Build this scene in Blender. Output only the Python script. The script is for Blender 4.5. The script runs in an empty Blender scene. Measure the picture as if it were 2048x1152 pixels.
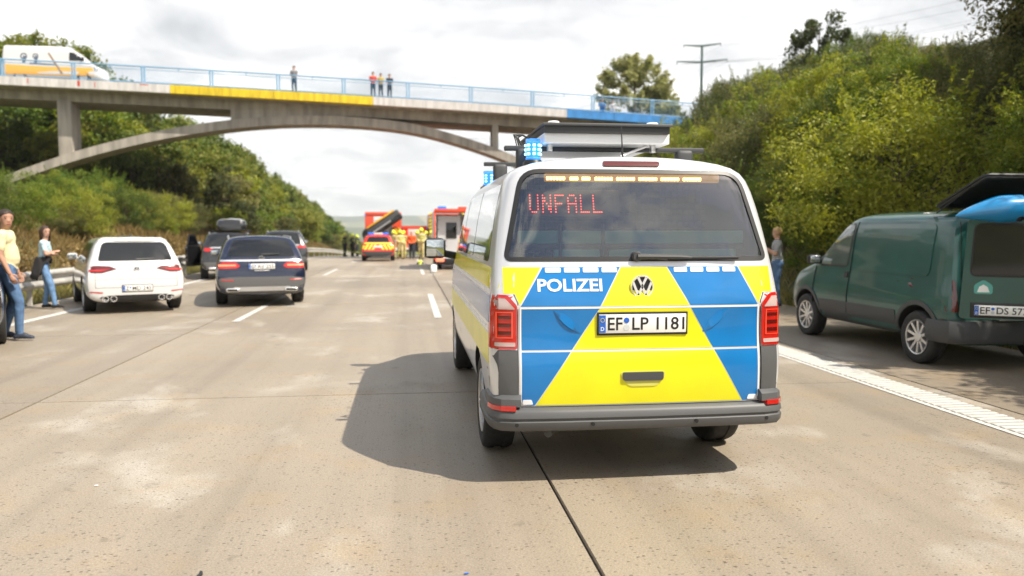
import bpy, bmesh, math, random
import numpy as np
from mathutils import Vector, Matrix
from mathutils.bvhtree import BVHTree
from mathutils.geometry import tessellate_polygon

R = math.radians
sc = bpy.context.scene
col = sc.collection
rnd = random.Random(7)

# ---------------------------------------------------------------- camera
CAM_H = 1.575
PSI, TH = R(7.264), R(4.025)
cam_d = bpy.data.cameras.new('camera')
cam = bpy.data.objects.new('camera', cam_d)
col.objects.link(cam)
cam.location = (0, 0, CAM_H)
cam.rotation_euler = (math.pi / 2 - TH, 0, -PSI)
cam_d.sensor_width = 36
cam_d.lens = 1620 / 2048 * 36
cam_d.clip_start = .05
cam_d.clip_end = 30000
cam_d.dof.use_dof = True
cam_d.dof.focus_distance = 5.2
cam_d.dof.aperture_fstop = 1.7
sc.camera = cam

# ---------------------------------------------------------------- sky and sun
SUN = Vector((1.14, -0.80, 1.90)).normalized()
SUN_EL = math.asin(SUN.z)
SUN_AZ = math.atan2(SUN.x, SUN.y)
world = bpy.data.worlds.new('World')
sc.world = world
world.use_nodes = True
nt = world.node_tree
for n in list(nt.nodes):
    nt.nodes.remove(n)
def wn(t, **k):
    n = nt.nodes.new(t)
    for a, b in k.items():
        setattr(n, a, b)
    return n
w_out = wn('ShaderNodeOutputWorld')
w_bg = wn('ShaderNodeBackground')
w_bg.inputs['Strength'].default_value = .095
sky = wn('ShaderNodeTexSky', sky_type='NISHITA')
sky.sun_disc = False
sky.sun_elevation = SUN_EL
sky.sun_rotation = SUN_AZ
sky.dust_density = 2.0
tc = wn('ShaderNodeTexCoord')
sep = wn('ShaderNodeSeparateXYZ')
nt.links.new(tc.outputs['Generated'], sep.inputs[0])
# flat cloud layer: the direction divided by its height gives the cloud plane
zz = wn('ShaderNodeMath', operation='MAXIMUM'); zz.inputs[1].default_value = 0.0
nt.links.new(sep.outputs['Z'], zz.inputs[0])
zp = wn('ShaderNodeMath', operation='ADD'); zp.inputs[1].default_value = .22
nt.links.new(zz.outputs[0], zp.inputs[0])
dv = wn('ShaderNodeVectorMath', operation='DIVIDE')
cmb = wn('ShaderNodeCombineXYZ')
for i in range(3):
    nt.links.new(zp.outputs[0], cmb.inputs[i])
nt.links.new(tc.outputs['Generated'], dv.inputs[0]); nt.links.new(cmb.outputs[0], dv.inputs[1])
def cloud_noise(scale, detail, off, dist=.35):
    mp = wn('ShaderNodeMapping'); mp.inputs['Location'].default_value = off
    nt.links.new(dv.outputs[0], mp.inputs[0])
    n = wn('ShaderNodeTexNoise'); n.inputs['Scale'].default_value = scale
    n.inputs['Detail'].default_value = detail; n.inputs['Roughness'].default_value = .55
    n.inputs['Distortion'].default_value = dist
    nt.links.new(mp.outputs[0], n.inputs['Vector'])
    return n
def ramp(src, stops, tree=nt):
    r = tree.nodes.new('ShaderNodeValToRGB')
    e = r.color_ramp.elements
    while len(e) < len(stops):
        e.new(.5)
    for el, (p, c) in zip(e, stops):
        el.position = p
        el.color = (c, c, c, 1) if not isinstance(c, tuple) else (*c, 1)
    tree.links.new(src, r.inputs[0])
    return r
n1 = cloud_noise(6.0, 10, (3.1, 1.7, .4))
n2 = cloud_noise(2.8, 9, (8.0, 2.2, 5.4))
lowz = wn('ShaderNodeMapRange'); nt.links.new(zz.outputs[0], lowz.inputs[0])
lowz.inputs[1].default_value = .22; lowz.inputs[2].default_value = .52; lowz.inputs[3].default_value = .24; lowz.inputs[4].default_value = -.075   # cloud banks close up towards the horizon
cadd = wn('ShaderNodeMath', operation='ADD'); nt.links.new(n1.outputs['Fac'], cadd.inputs[0]); nt.links.new(lowz.outputs[0], cadd.inputs[1])
cover = ramp(cadd.outputs[0], [(.40, 0.0), (.50, 1.0)])
shade = ramp(n2.outputs['Fac'], [(.30, (4.5, 4.65, 4.9)), (.43, (6.0, 6.1, 6.25)), (.52, (7.3, 7.3, 7.3)), (.64, (10.5, 10.4, 10.2))])
mixw = wn('ShaderNodeMix', data_type='RGBA')
nt.links.new(cover.outputs['Color'], mixw.inputs[0])
nt.links.new(sky.outputs[0], mixw.inputs[6])
nt.links.new(shade.outputs['Color'], mixw.inputs[7])
nt.links.new(mixw.outputs[2], w_bg.inputs['Color'])
nt.links.new(w_bg.outputs[0], w_out.inputs[0])

sun_d = bpy.data.lights.new('sun', 'SUN')
sun_d.energy = 4.6
sun_d.angle = R(.55)
sun_d.color = (1.0, .92, .79)
sun = bpy.data.objects.new('sun', sun_d)
col.objects.link(sun)
sun.location = (20, -20, 40)
sun.rotation_euler = (-SUN).to_track_quat('-Z', 'Y').to_euler()

vs = sc.view_settings
vs.view_transform = 'Standard'
vs.look = 'None'
vs.gamma = 1
vs.use_curve_mapping = False
vs.exposure = .70
sc.cycles.use_denoising = True
sc.cycles.max_bounces = 8
sc.cycles.transparent_max_bounces = 12
sc.cycles.volume_bounces = 1
sc.cycles.caustics_reflective = False
sc.cycles.caustics_refractive = False
sc.cycles.sample_clamp_indirect = 6

# ---------------------------------------------------------------- materials
M = {}
def mat(name, colr=(.5, .5, .5), rough=.5, metal=0., coat=0., spec=.5, emit=None, estr=0., var=0., vscale=6., bump=0., bscale=40., stretch=None):
    if name in M:
        return M[name]
    m = bpy.data.materials.new(name); m.use_nodes = True
    t = m.node_tree; b = t.nodes['Principled BSDF']
    b.inputs['Base Color'].default_value = (*colr, 1)
    b.inputs['Roughness'].default_value = rough
    b.inputs['Metallic'].default_value = metal
    b.inputs['Coat Weight'].default_value = coat
    b.inputs['Coat Roughness'].default_value = .04
    b.inputs['Specular IOR Level'].default_value = spec
    if emit:
        b.inputs['Emission Color'].default_value = (*emit, 1)
        b.inputs['Emission Strength'].default_value = estr
    co = t.nodes.new('ShaderNodeTexCoord')
    if var:
        n = t.nodes.new('ShaderNodeTexNoise'); n.inputs['Scale'].default_value = vscale; n.inputs['Detail'].default_value = 6
        if stretch:
            mp = t.nodes.new('ShaderNodeMapping'); mp.inputs['Scale'].default_value = stretch
            t.links.new(co.outputs['Object'], mp.inputs[0]); t.links.new(mp.outputs[0], n.inputs['Vector'])
        else:
            t.links.new(co.outputs['Object'], n.inputs['Vector'])
        mx = t.nodes.new('ShaderNodeMix'); mx.data_type = 'RGBA'
        mx.inputs[6].default_value = (*[c * (1 - var) for c in colr], 1)
        mx.inputs[7].default_value = (*[min(1, c * (1 + var)) for c in colr], 1)
        r = ramp(n.outputs['Fac'], [(.35, 0.), (.65, 1.)], t)
        t.links.new(r.outputs[0], mx.inputs[0]); t.links.new(mx.outputs[2], b.inputs['Base Color'])
    if bump:
        n = t.nodes.new('ShaderNodeTexNoise'); n.inputs['Scale'].default_value = bscale; n.inputs['Detail'].default_value = 5
        t.links.new(co.outputs['Object'], n.inputs['Vector'])
        bp = t.nodes.new('ShaderNodeBump'); bp.inputs['Strength'].default_value = bump; bp.inputs['Distance'].default_value = .02
        t.links.new(n.outputs['Fac'], bp.inputs['Height']); t.links.new(bp.outputs[0], b.inputs['Normal'])
    M[name] = m
    return m

def glass_mat(name, tint, ior=1.55):
    m = bpy.data.materials.new(name); m.use_nodes = True
    t = m.node_tree
    for n in list(t.nodes):
        t.nodes.remove(n)
    o = t.nodes.new('ShaderNodeOutputMaterial'); mx = t.nodes.new('ShaderNodeMixShader')
    tr = t.nodes.new('ShaderNodeBsdfTransparent'); tr.inputs[0].default_value = (*tint, 1)
    gl = t.nodes.new('ShaderNodeBsdfGlossy'); gl.inputs['Roughness'].default_value = .01
    fr = t.nodes.new('ShaderNodeFresnel'); fr.inputs[0].default_value = ior
    t.links.new(fr.outputs[0], mx.inputs[0]); t.links.new(tr.outputs[0], mx.inputs[1]); t.links.new(gl.outputs[0], mx.inputs[2])
    t.links.new(mx.outputs[0], o.inputs[0])
    M[name] = m
    return m

def leaf_mat(name, c1, c2, c3):
    m = bpy.data.materials.new(name); m.use_nodes = True
    t = m.node_tree
    for n in list(t.nodes):
        t.nodes.remove(n)
    o = t.nodes.new('ShaderNodeOutputMaterial')
    co = t.nodes.new('ShaderNodeTexCoord'); oi = t.nodes.new('ShaderNodeObjectInfo'); geo = t.nodes.new('ShaderNodeNewGeometry')
    n = t.nodes.new('ShaderNodeTexNoise'); n.inputs['Scale'].default_value = 1.1; n.inputs['Detail'].default_value = 3
    ad = t.nodes.new('ShaderNodeVectorMath'); ad.operation = 'ADD'
    t.links.new(co.outputs['Object'], ad.inputs[0]); t.links.new(oi.outputs['Random'], ad.inputs[1])
    t.links.new(ad.outputs[0], n.inputs['Vector'])
    a = t.nodes.new('ShaderNodeMath'); a.operation = 'MULTIPLY_ADD'
    t.links.new(oi.outputs['Random'], a.inputs[0]); a.inputs[1].default_value = .42; 
    t.links.new(n.outputs['Fac'], a.inputs[2])
    b2 = t.nodes.new('ShaderNodeMath'); b2.operation = 'MULTIPLY_ADD'
    t.links.new(geo.outputs['Random Per Island'], b2.inputs[0]); b2.inputs[1].default_value = .28
    t.links.new(a.outputs[0], b2.inputs[2])
    r = ramp(b2.outputs[0], [(.48, c1), (.80, c2), (1.0, c3)], t)
    df = t.nodes.new('ShaderNodeBsdfPrincipled'); df.inputs['Roughness'].default_value = .55
    df.inputs['Specular IOR Level'].default_value = .35
    tl = t.nodes.new('ShaderNodeBsdfTranslucent'); mx = t.nodes.new('ShaderNodeMixShader'); mx.inputs[0].default_value = .36
    hs = t.nodes.new('ShaderNodeHueSaturation'); hs.inputs['Value'].default_value = 1.5; hs.inputs['Saturation'].default_value = 1.1
    t.links.new(r.outputs[0], df.inputs['Base Color']); t.links.new(r.outputs[0], hs.inputs['Color'])
    t.links.new(hs.outputs[0], tl.inputs[0])
    t.links.new(df.outputs[0], mx.inputs[1]); t.links.new(tl.outputs[0], mx.inputs[2]); t.links.new(mx.outputs[0], o.inputs[0])
    M[name] = m
    return m

def speckle_ground(name, dry, wet, pits=True, rough=(.55, .8), wetbias=.5, seedoff=0.):
    """concrete / asphalt with damp and dry patches, fine grain and open pores"""
    m = bpy.data.materials.new(name); m.use_nodes = True
    t = m.node_tree; b = t.nodes['Principled BSDF']
    L = t.links.new
    geo = t.nodes.new('ShaderNodeNewGeometry')
    mp = t.nodes.new('ShaderNodeMapping'); mp.inputs['Location'].default_value = (seedoff, seedoff * 2, 0)
    L(geo.outputs['Position'], mp.inputs[0])
    def noise(scale, det, rg=.55, stretch=None, dist=0.):
        n = t.nodes.new('ShaderNodeTexNoise'); n.inputs['Scale'].default_value = scale; n.inputs['Detail'].default_value = det
        n.inputs['Roughness'].default_value = rg; n.inputs['Distortion'].default_value = dist
        if stretch:
            q = t.nodes.new('ShaderNodeMapping'); q.inputs['Scale'].default_value = stretch
            L(mp.outputs[0], q.inputs[0]); L(q.outputs[0], n.inputs['Vector'])
        else:
            L(mp.outputs[0], n.inputs['Vector'])
        return n.outputs['Fac']
    def mix(f, a, c, mode='MIX'):
        x = t.nodes.new('ShaderNodeMix'); x.data_type = 'RGBA'; x.blend_type = mode
        if isinstance(f, float): x.inputs[0].default_value = f
        else: L(f, x.inputs[0])
        for v, i in ((a, 6), (c, 7)):
            if isinstance(v, tuple): x.inputs[i].default_value = (*v, 1)
            else: L(v, x.inputs[i])
        return x.outputs[2]
    patch = ramp(noise(.62, 7, .6, (1.1, .75, 1), .25), [(wetbias - .02, 0.), (wetbias + .08, 1.)], t).outputs[0]
    big = ramp(noise(.23, 5), [(.35, 0.), (.65, 1.)], t).outputs[0]
    wet2 = tuple(c * 1.22 for c in wet)
    base = mix(big, wet, wet2)
    base = mix(patch, base, dry)
    rust = ramp(noise(1.7, 6), [(.52, 0.), (.72, .45)], t).outputs[0]
    base = mix(rust, base, (wet[0] * 1.25, wet[1] * 1.08, wet[2] * .80))
    streak = ramp(noise(1., 4, .6, (1.6, .035, 1)), [(.30, .80), (.5, 1.), (.70, 1.10)], t).outputs[0]
    base = mix(1.0, base, streak, 'MULTIPLY')
    drip = ramp(noise(4.2, 3, .5, (1., .8, 1)), [(.68, 1.), (.76, .62)], t).outputs[0]
    base = mix(1.0, base, drip, 'MULTIPLY')
    oi = t.nodes.new('ShaderNodeObjectInfo')
    slabv = ramp(oi.outputs['Random'], [(0., .90), (1., 1.08)], t).outputs[0]
    base = mix(1.0, base, slabv, 'MULTIPLY')
    fine = ramp(noise(95., 4, .7), [(.28, .62), (.5, 1.0), (.74, 1.38)], t).outputs[0]
    base = mix(1.0, base, fine, 'MULTIPLY')
    hgt = fine
    if pits:
        vo = t.nodes.new('ShaderNodeTexVoronoi'); vo.inputs['Scale'].default_value = 44
        q = t.nodes.new('ShaderNodeMapping'); q.inputs['Scale'].default_value = (.75, 1.5, 1); 
        L(mp.outputs[0], q.inputs[0]); L(q.outputs[0], vo.inputs['Vector'])
        sz = t.nodes.new('ShaderNodeSeparateColor'); L(vo.outputs['Color'], sz.inputs[0])
        dens = noise(.9, 4)
        # each cell keeps a pore only when its random number is high; size varies with it
        thr = t.nodes.new('ShaderNodeMath'); thr.operation = 'MULTIPLY_ADD'; L(dens, thr.inputs[0]); thr.inputs[1].default_value = .55; thr.inputs[2].default_value = -.74
        s2 = t.nodes.new('ShaderNodeMath'); s2.operation = 'ADD'; L(sz.outputs[0], s2.inputs[0]); L(thr.outputs[0], s2.inputs[1])
        s3 = t.nodes.new('ShaderNodeMath'); s3.operation = 'MULTIPLY'; L(s2.outputs[0], s3.inputs[0]); s3.inputs[1].default_value = .70
        d = t.nodes.new('ShaderNodeMath'); d.operation = 'SUBTRACT'; L(s3.outputs[0], d.inputs[0]); L(vo.outputs['Distance'], d.inputs[1])
        pit = ramp(d.outputs[0], [(.0, 0.), (.06, 1.)], t).outputs[0]
        base = mix(pit, base, (wet[0] * .36, wet[1] * .34, wet[2] * .33))
    L(base, b.inputs['Base Color'])
    rr = t.nodes.new('ShaderNodeMapRange'); L(patch, rr.inputs[0]); rr.inputs[3].default_value = rough[0]; rr.inputs[4].default_value = rough[1]
    L(rr.outputs[0], b.inputs['Roughness'])
    bp = t.nodes.new('ShaderNodeBump'); bp.inputs['Strength'].default_value = .35; bp.inputs['Distance'].default_value = .004
    L(hgt, bp.inputs['Height']); L(bp.outputs[0], b.inputs['Normal'])
    M[name] = m
    return m

# ---------------------------------------------------------------- scene helpers
def tag(o, label=None, cat=None, group=None, kind=None):
    if label: o['label'] = label
    if cat: o['category'] = cat
    if group: o['group'] = group
    if kind: o['kind'] = kind
    return o
def empty(name, loc=(0, 0, 0), rz=0., label=None, cat=None, group=None):
    o = bpy.data.objects.new(name, None); col.objects.link(o)
    o.location = loc; o.rotation_euler = (0, 0, rz); o.empty_display_size = .2
    return tag(o, label, cat, group)
def link(name, me, mats, parent=None):
    if mats is not None:
        for m in (mats if isinstance(mats, (list, tuple)) else [mats]):
            me.materials.append(m)
    o = bpy.data.objects.new(name, me); col.objects.link(o)
    if parent is not None: o.parent = parent
    return o
def copy_tree(o, parent=None):
    c = o.copy(); col.objects.link(c)
    if parent is not None: c.parent = parent
    for ch in o.children:
        copy_tree(ch, c)
    return c
def smooth_me(me, angle=40):
    me.polygons.foreach_set('use_smooth', [True] * len(me.polygons))
    try:
        me.set_sharp_from_angle(angle=R(angle))
    except Exception:
        pass

class MB:
    """collects shapes, then builds one mesh object"""
    def __init__(s):
        s.v = []; s.f = []; s.mi = []
    def add(s, vs, fs, mi=0, mt=None):
        o = len(s.v)
        s.v += [tuple(mt @ Vector(v)) if mt is not None else tuple(v) for v in vs]
        s.f += [tuple(i + o for i in f) for f in fs]
        s.mi += [mi] * len(fs)
        return s
    def bm(s, b, mi=0, mt=None):
        b.verts.index_update()
        return s.add([v.co[:] for v in b.verts], [[v.index for v in f.verts] for f in b.faces], mi, mt)
    def box(s, c, size, r=0., mi=0, rot=None, seg=2):
        b = bmesh.new(); bmesh.ops.create_cube(b, size=1)
        for v in b.verts:
            v.co = Vector((v.co.x * size[0], v.co.y * size[1], v.co.z * size[2]))
        if r > 0:
            bmesh.ops.bevel(b, geom=b.edges[:] + b.verts[:], offset=min(r, min(size) * .49), segments=seg, affect='EDGES', profile=.5)
        mt = Matrix.Translation(c)
        if rot is not None: mt = mt @ rot
        s.bm(b, mi, mt); b.free()
        return s
    def tube(s, pts, rad, n=8, mi=0, cap=True):
        pts = [Vector(p) for p in pts]
        rads = rad if isinstance(rad, (list, tuple)) else [rad] * len(pts)
        vs = []; fs = []
        ref = Vector((0, 0, 1))
        for i, p in enumerate(pts):
            d = (pts[min(i + 1, len(pts) - 1)] - pts[max(i - 1, 0)]).normalized()
            a = d.cross(ref if abs(d.dot(ref)) < .95 else Vector((0, 1, 0))).normalized(); b = d.cross(a)
            for k in range(n):
                t = 2 * math.pi * k / n
                vs.append(p + (a * math.cos(t) + b * math.sin(t)) * rads[i])
        for i in range(len(pts) - 1):
            for k in range(n):
                fs.append((i * n + k, i * n + (k + 1) % n, (i + 1) * n + (k + 1) % n, (i + 1) * n + k))
        if cap:
            fs.append(tuple(range(n))[::-1]); fs.append(tuple((len(pts) - 1) * n + k for k in range(n)))
        return s.add(vs, fs, mi)
    def lathe(s, prof, axis='z', n=24, mi=0, c=(0, 0, 0), close=False):
        """prof: (radius, height) pairs"""
        vs = []; fs = []; m = len(prof)
        for k in range(n):
            t = 2 * math.pi * k / n
            for r, hh in prof:
                x, y, z = r * math.cos(t), r * math.sin(t), hh
                if axis == 'x': x, y, z = hh, r * math.cos(t), r * math.sin(t)
                if axis == 'y': x, y, z = r * math.cos(t), hh, r * math.sin(t)
                vs.append((x + c[0], y + c[1], z + c[2]))
        for k in range(n):
            k2 = (k + 1) % n
            for i in range(m - 1 if not close else m):
                j = (i + 1) % m
                fs.append((k * m + i, k2 * m + i, k2 * m + j, k * m + j))
        return s.add(vs, fs, mi)
    def prism(s, poly, a0, a1, axis='y', mi=0):
        """poly of 2D points extruded along an axis: y -> (x,z); x -> (y,z); z -> (x,y)"""
        def P(p, a):
            return {'y': (p[0], a, p[1]), 'x': (a, p[0], p[1]), 'z': (p[0], p[1], a)}[axis]
        n = len(poly)
        vs = [P(p, a0) for p in poly] + [P(p, a1) for p in poly]
        fs = [tuple(range(n)), tuple(range(2 * n - 1, n - 1, -1))] + [(i, i + n, (i + 1) % n + n, (i + 1) % n) for i in range(n)]
        return s.add(vs, fs, mi)
    def build(s, name, mats, parent=None, smooth=True, angle=35, fixn=True):
        me = bpy.data.meshes.new(name)
        me.from_pydata(s.v, [], s.f)
        me.polygons.foreach_set('material_index', s.mi)
        if fixn:
            b = bmesh.new(); b.from_mesh(me); bmesh.ops.recalc_face_normals(b, faces=b.faces); b.to_mesh(me); b.free()
        if smooth: smooth_me(me, angle)
        me.update()
        return link(name, me, mats, parent)

def np_mesh(name, V, F, mats, parent=None, mi=None, smooth=False):
    """V (n,3) float array, F (m,k) int array"""
    me = bpy.data.meshes.new(name)
    k = F.shape[1]
    me.vertices.add(len(V)); me.vertices.foreach_set('co', V.astype(np.float32).ravel())
    me.loops.add(F.size); me.loops.foreach_set('vertex_index', F.astype(np.int32).ravel())
    me.polygons.add(len(F))
    me.polygons.foreach_set('loop_start', np.arange(0, F.size, k, dtype=np.int32))
    me.polygons.foreach_set('loop_total', np.full(len(F), k, dtype=np.int32))
    if mi is not None: me.polygons.foreach_set('material_index', mi.astype(np.int32))
    if smooth: me.polygons.foreach_set('use_smooth', np.ones(len(F), dtype=bool))
    me.update(calc_edges=True)
    return link(name, me, mats, parent)

def rpoly(pts, r, n=5):
    """polygon with rounded corners; r a number or one per corner"""
    out = []; m = len(pts)
    for i in range(m):
        p = Vector(pts[i]); a = Vector(pts[i - 1]); b = Vector(pts[(i + 1) % m])
        rr = r[i] if isinstance(r, (list, tuple)) else r
        if rr <= 0:
            out.append(tuple(p)); continue
        da, db = (a - p), (b - p)
        k = min(rr, da.length * .48, db.length * .48)
        A = p + da.normalized() * k; B = p + db.normalized() * k
        for j in range(n + 1):
            t = j / n
            out.append(tuple(A * (1 - t) ** 2 + p * 2 * t * (1 - t) + B * t * t))
    return out
def circ(cx, cy, r, n=24, ry=None):
    ry = ry or r
    return [(cx + r * math.cos(2 * math.pi * i / n), cy + ry * math.sin(2 * math.pi * i / n)) for i in range(n)]
def mirror(poly):
    return [(-a, b) for a, b in poly][::-1]

_txt = {}
def text2d(s, height, width=None, align=0., bold=0.):
    """flat triangles of a line of lettering; returns verts (2D), faces; origin at the middle of the line"""
    key = (s, bold)
    if key not in _txt:
        cu = bpy.data.curves.new('lettering', 'FONT'); cu.body = s; cu.size = 1; cu.resolution_u = 3; cu.offset = bold
        ob = bpy.data.objects.new('lettering', cu); col.objects.link(ob)
        dg = bpy.context.evaluated_depsgraph_get()
        me = bpy.data.meshes.new_from_object(ob.evaluated_get(dg))
        V = np.array([v.co[:2] for v in me.vertices]); F = [tuple(p.vertices) for p in me.polygons]
        bpy.data.objects.remove(ob); bpy.data.curves.remove(cu); bpy.data.meshes.remove(me)
        _txt[key] = (V, F)
    V, F = _txt[key]
    mn, mx = V.min(0), V.max(0)
    sy = height / (mx[1] - mn[1]); sx = (width / (mx[0] - mn[0])) if width else sy
    return [((v[0] - (mn[0] + mx[0]) / 2) * sx, (v[1] - (mn[1] + mx[1]) / 2) * sy) for v in V], F

def decal(bvh, shape, axis, off, m, name, parent, step=.12, thick=.006, at=(0, 0), smooth=True, holes=None):
    """lays a flat outline (or lettering) on a body: every point is projected along the axis onto the body's surface"""
    bm = bmesh.new()
    if isinstance(shape, tuple) and len(shape) == 2 and isinstance(shape[1], list):
        V2, F = shape
        vv = [bm.verts.new((p[0] + at[0], p[1] + at[1], 0)) for p in V2]
        for f in F:
            try: bm.faces.new([vv[i] for i in f])
            except ValueError: pass
    else:
        vv = [bm.verts.new((p[0] + at[0], p[1] + at[1], 0)) for p in shape]
        tri = tessellate_polygon([[v.co for v in vv]])
        for t in tri:
            try: bm.faces.new([vv[i] for i in t])
            except ValueError: pass
        bmesh.ops.dissolve_limit(bm, angle_limit=.01, verts=bm.verts, edges=bm.edges)
    if step:
        xs = [v.co.x for v in bm.verts]; ys = [v.co.y for v in bm.verts]
        for ax, lo, hi in ((0, min(xs), max(xs)), (1, min(ys), max(ys))):
            k = math.floor(lo / step) + 1
            while k * step < hi - 1e-4:
                co = [0, 0, 0]; no = [0, 0, 0]; co[ax] = k * step; no[ax] = 1
                bmesh.ops.bisect_plane(bm, geom=bm.verts[:] + bm.edges[:] + bm.faces[:], plane_co=co, plane_no=no, dist=1e-5)
                k += 1
    D = {'rear': Vector((0, 1, 0)), 'front': Vector((0, -1, 0)), 'left': Vector((1, 0, 0)), 'right': Vector((-1, 0, 0)), 'top': Vector((0, 0, -1))}[axis]
    miss = []; ok = []
    for v in bm.verts:
        a, b = v.co.x, v.co.y
        o = {'rear': Vector((a, -9, b)), 'front': Vector((a, 19, b)), 'left': Vector((-9, a, b)), 'right': Vector((9, a, b)), 'top': Vector((a, b, 9))}[axis]
        hit = bvh.ray_cast(o, D); tries = 0
        while hit[0] is None and tries < 40 and axis in ('rear', 'front'):
            tries += 1; o = Vector((o.x - math.copysign(.004, o.x), o.y, o.z)); hit = bvh.ray_cast(o, D)
        if hit[0] is None:
            miss.append((v, o))
        else:
            v.co = hit[0] - D * off; ok.append((Vector((a, b)), v))
    for v, o in miss:
        if ok:
            a = Vector((v.co.x, v.co.y)); q = min(ok, key=lambda t: (t[0] - a).length)[1]
            dd = (q.co - o).dot(D); v.co = o + D * dd
    if thick:
        bd = [e for e in bm.edges if e.is_boundary]
        g = bmesh.ops.extrude_edge_only(bm, edges=bd)['geom']
        for v in g:
            if isinstance(v, bmesh.types.BMVert): v.co += D * (off + thick)
    bmesh.ops.recalc_face_normals(bm, faces=bm.faces)
    # orient so that the outer skin looks at the projector
    tot = sum((f.normal.dot(D) * f.calc_area() for f in bm.faces))
    if tot > 0: bmesh.ops.reverse_faces(bm, faces=bm.faces)
    me = bpy.data.meshes.new(name); bm.to_mesh(me); bm.free()
    if smooth: smooth_me(me, 30)
    return link(name, me, m, parent)

def gz(y):
    t = max(0., y - 25)
    return -.00028 * t * t if t < 80 else -.00028 * 6400 - .0448 * (t - 80)
# ---------------------------------------------------------------- shared materials
speckle_ground('concrete', (.34, .31, .265), (.242, .203, .155), True, (.50, .85), .56)
speckle_ground('shoulder_concrete', (.31, .27, .22), (.22, .18, .135), True, (.5, .8), .56, 31.)
mat('joint', (.03, .028, .026), .8)
mat('line_paint', (.52, .51, .48), .6, var=.08, vscale=9, bump=.2, bscale=120)
mat('bridge_concrete', (.36, .325, .28), .85, var=.24, vscale=1.1, bump=.15, bscale=14, stretch=(2.2, 2.2, .35))
mat('bridge_white', (.62, .59, .57), .7, var=.14, vscale=1.6, stretch=(3, 3, .5))
mat('bridge_yellow', (.72, .52, .02), .6, var=.18, vscale=1.6, stretch=(3, 3, .5))
mat('bridge_blue', (.05, .25, .60), .6, var=.15, vscale=2.5)
mat('graffiti_red', (.55, .06, .03), .6)
mat('rail_blue', (.17, .36, .56), .45)
mat('zinc', (.52, .50, .46), .5, metal=.35, var=.18, vscale=3)
mat('bark', (.10, .075, .05), .9, var=.3, vscale=8, bump=.5, bscale=20)
mat('black', (.012, .012, .013), .45)
mat('rubber', (.022, .022, .022), .75, var=.25, vscale=30)
mat('dark_plastic', (.055, .057, .06), .55, bump=.08, bscale=300)
mat('arch', (.01, .01, .01), .9)
mat('alloy', (.62, .62, .62), .3, metal=.85)
mat('chrome', (.88, .88, .88), .22, metal=.75)
mat('white', (.80, .80, .80), .45)
mat('tint', (.012, .014, .016), .04, spec=.9, coat=.5)
mat('lamp_red', (.42, .012, .008), .12, coat=1., emit=(1., .03, .01), estr=.05)
mat('lamp_dark', (.10, .006, .005), .15, coat=1.)
mat('lamp_clear', (.50, .38, .36), .15, coat=1.)
mat('plate_white', (.82, .82, .80), .4)
mat('plate_blue', (.02, .12, .52), .4)
mat('grass_ground', (.085, .085, .028), .95, var=.5, vscale=.5, bump=.6, bscale=5)
leaf_mat('leaf_green', (.050, .084, .015), (.115, .155, .025), (.22, .225, .040))
leaf_mat('leaf_bright', (.060, .110, .014), (.145, .205, .026), (.29, .30, .040))
leaf_mat('leaf_olive', (.046, .060, .021), (.108, .122, .040), (.20, .185, .062))
leaf_mat('leaf_dark', (.012, .024, .008), (.030, .045, .012), (.060, .075, .018))
leaf_mat('straw', (.13, .088, .030), (.24, .165, .060), (.36, .26, .11))
leaf_mat('blade', (.07, .095, .018), (.15, .17, .035), (.26, .22, .07))

# ---------------------------------------------------------------- ground
def smoothstep(a, b, v):
    t = min(1., max(0., (v - a) / (b - a)))
    return t * t * (3 - 2 * t)
def terr(x, y):
    g = gz(y) if y < 330 else gz(330) - 3 * smoothstep(330, 600, y)
    if -8.3 < x < 8.1:
        return g - .05
    n = .18 * math.sin(x * .9 + y * .31) + .14 * math.sin(y * .53 - x * .4) + .08 * math.sin(y * 1.7 + x * 1.3)
    if x < 0:
        t = -x - 8.3
        k = .29 + .27 * smoothstep(60, 74, y)
        up = min(12.6, k * max(0, t - .9)) + .02 * max(0, t - 23.4)
        up *= 1 - smoothstep(220, 400, y)
        return g - .05 + .10 * min(t, 1) + up + n * min(1, t * .5)
    t = x - 8.1
    up = min(9.6, .60 * max(0, t - .5)) + .02 * max(0, t - 16)
    up *= 1 - smoothstep(170, 330, y)
    return g - .05 + .06 * min(t, 1) + up + n * min(1, t * .5)
def axis_lines(lo, hi, dense0, dense1, step, grow=1.22):
    a = list(np.arange(dense0, dense1 + 1e-6, step)); s = step
    v = dense1
    while v < hi:
        s *= grow; v += s; a.append(v)
    s = step; v = dense0
    while v > lo:
        s *= grow; v -= s; a.insert(0, v)
    return a
gx = sorted(set(max(-7000., min(7000., v)) for v in axis_lines(-7000, 7000, -40, 32, 1.2)))
gy = sorted(set(max(-700., min(6900., v)) for v in axis_lines(-600, 6900, -20, 230, 2.5)))
gx = sorted(set([x for x in gx if not (abs(x + 8.3) < .3 or abs(x - 8.1) < .3)] + [-8.31, -8.29, 8.09, 8.11]))
V = np.array([(x, y, terr(x, y)) for y in gy for x in gx])
nx = len(gx)
F = np.array([(j * nx + i, j * nx + i + 1, (j + 1) * nx + i + 1, (j + 1) * nx + i) for j in range(len(gy) - 1) for i in range(nx - 1)])
ground = np_mesh('ground', V, F, M['grass_ground'], smooth=True)
tag(ground, kind='structure', label='grassy verge and cutting slopes beside the motorway')

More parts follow.
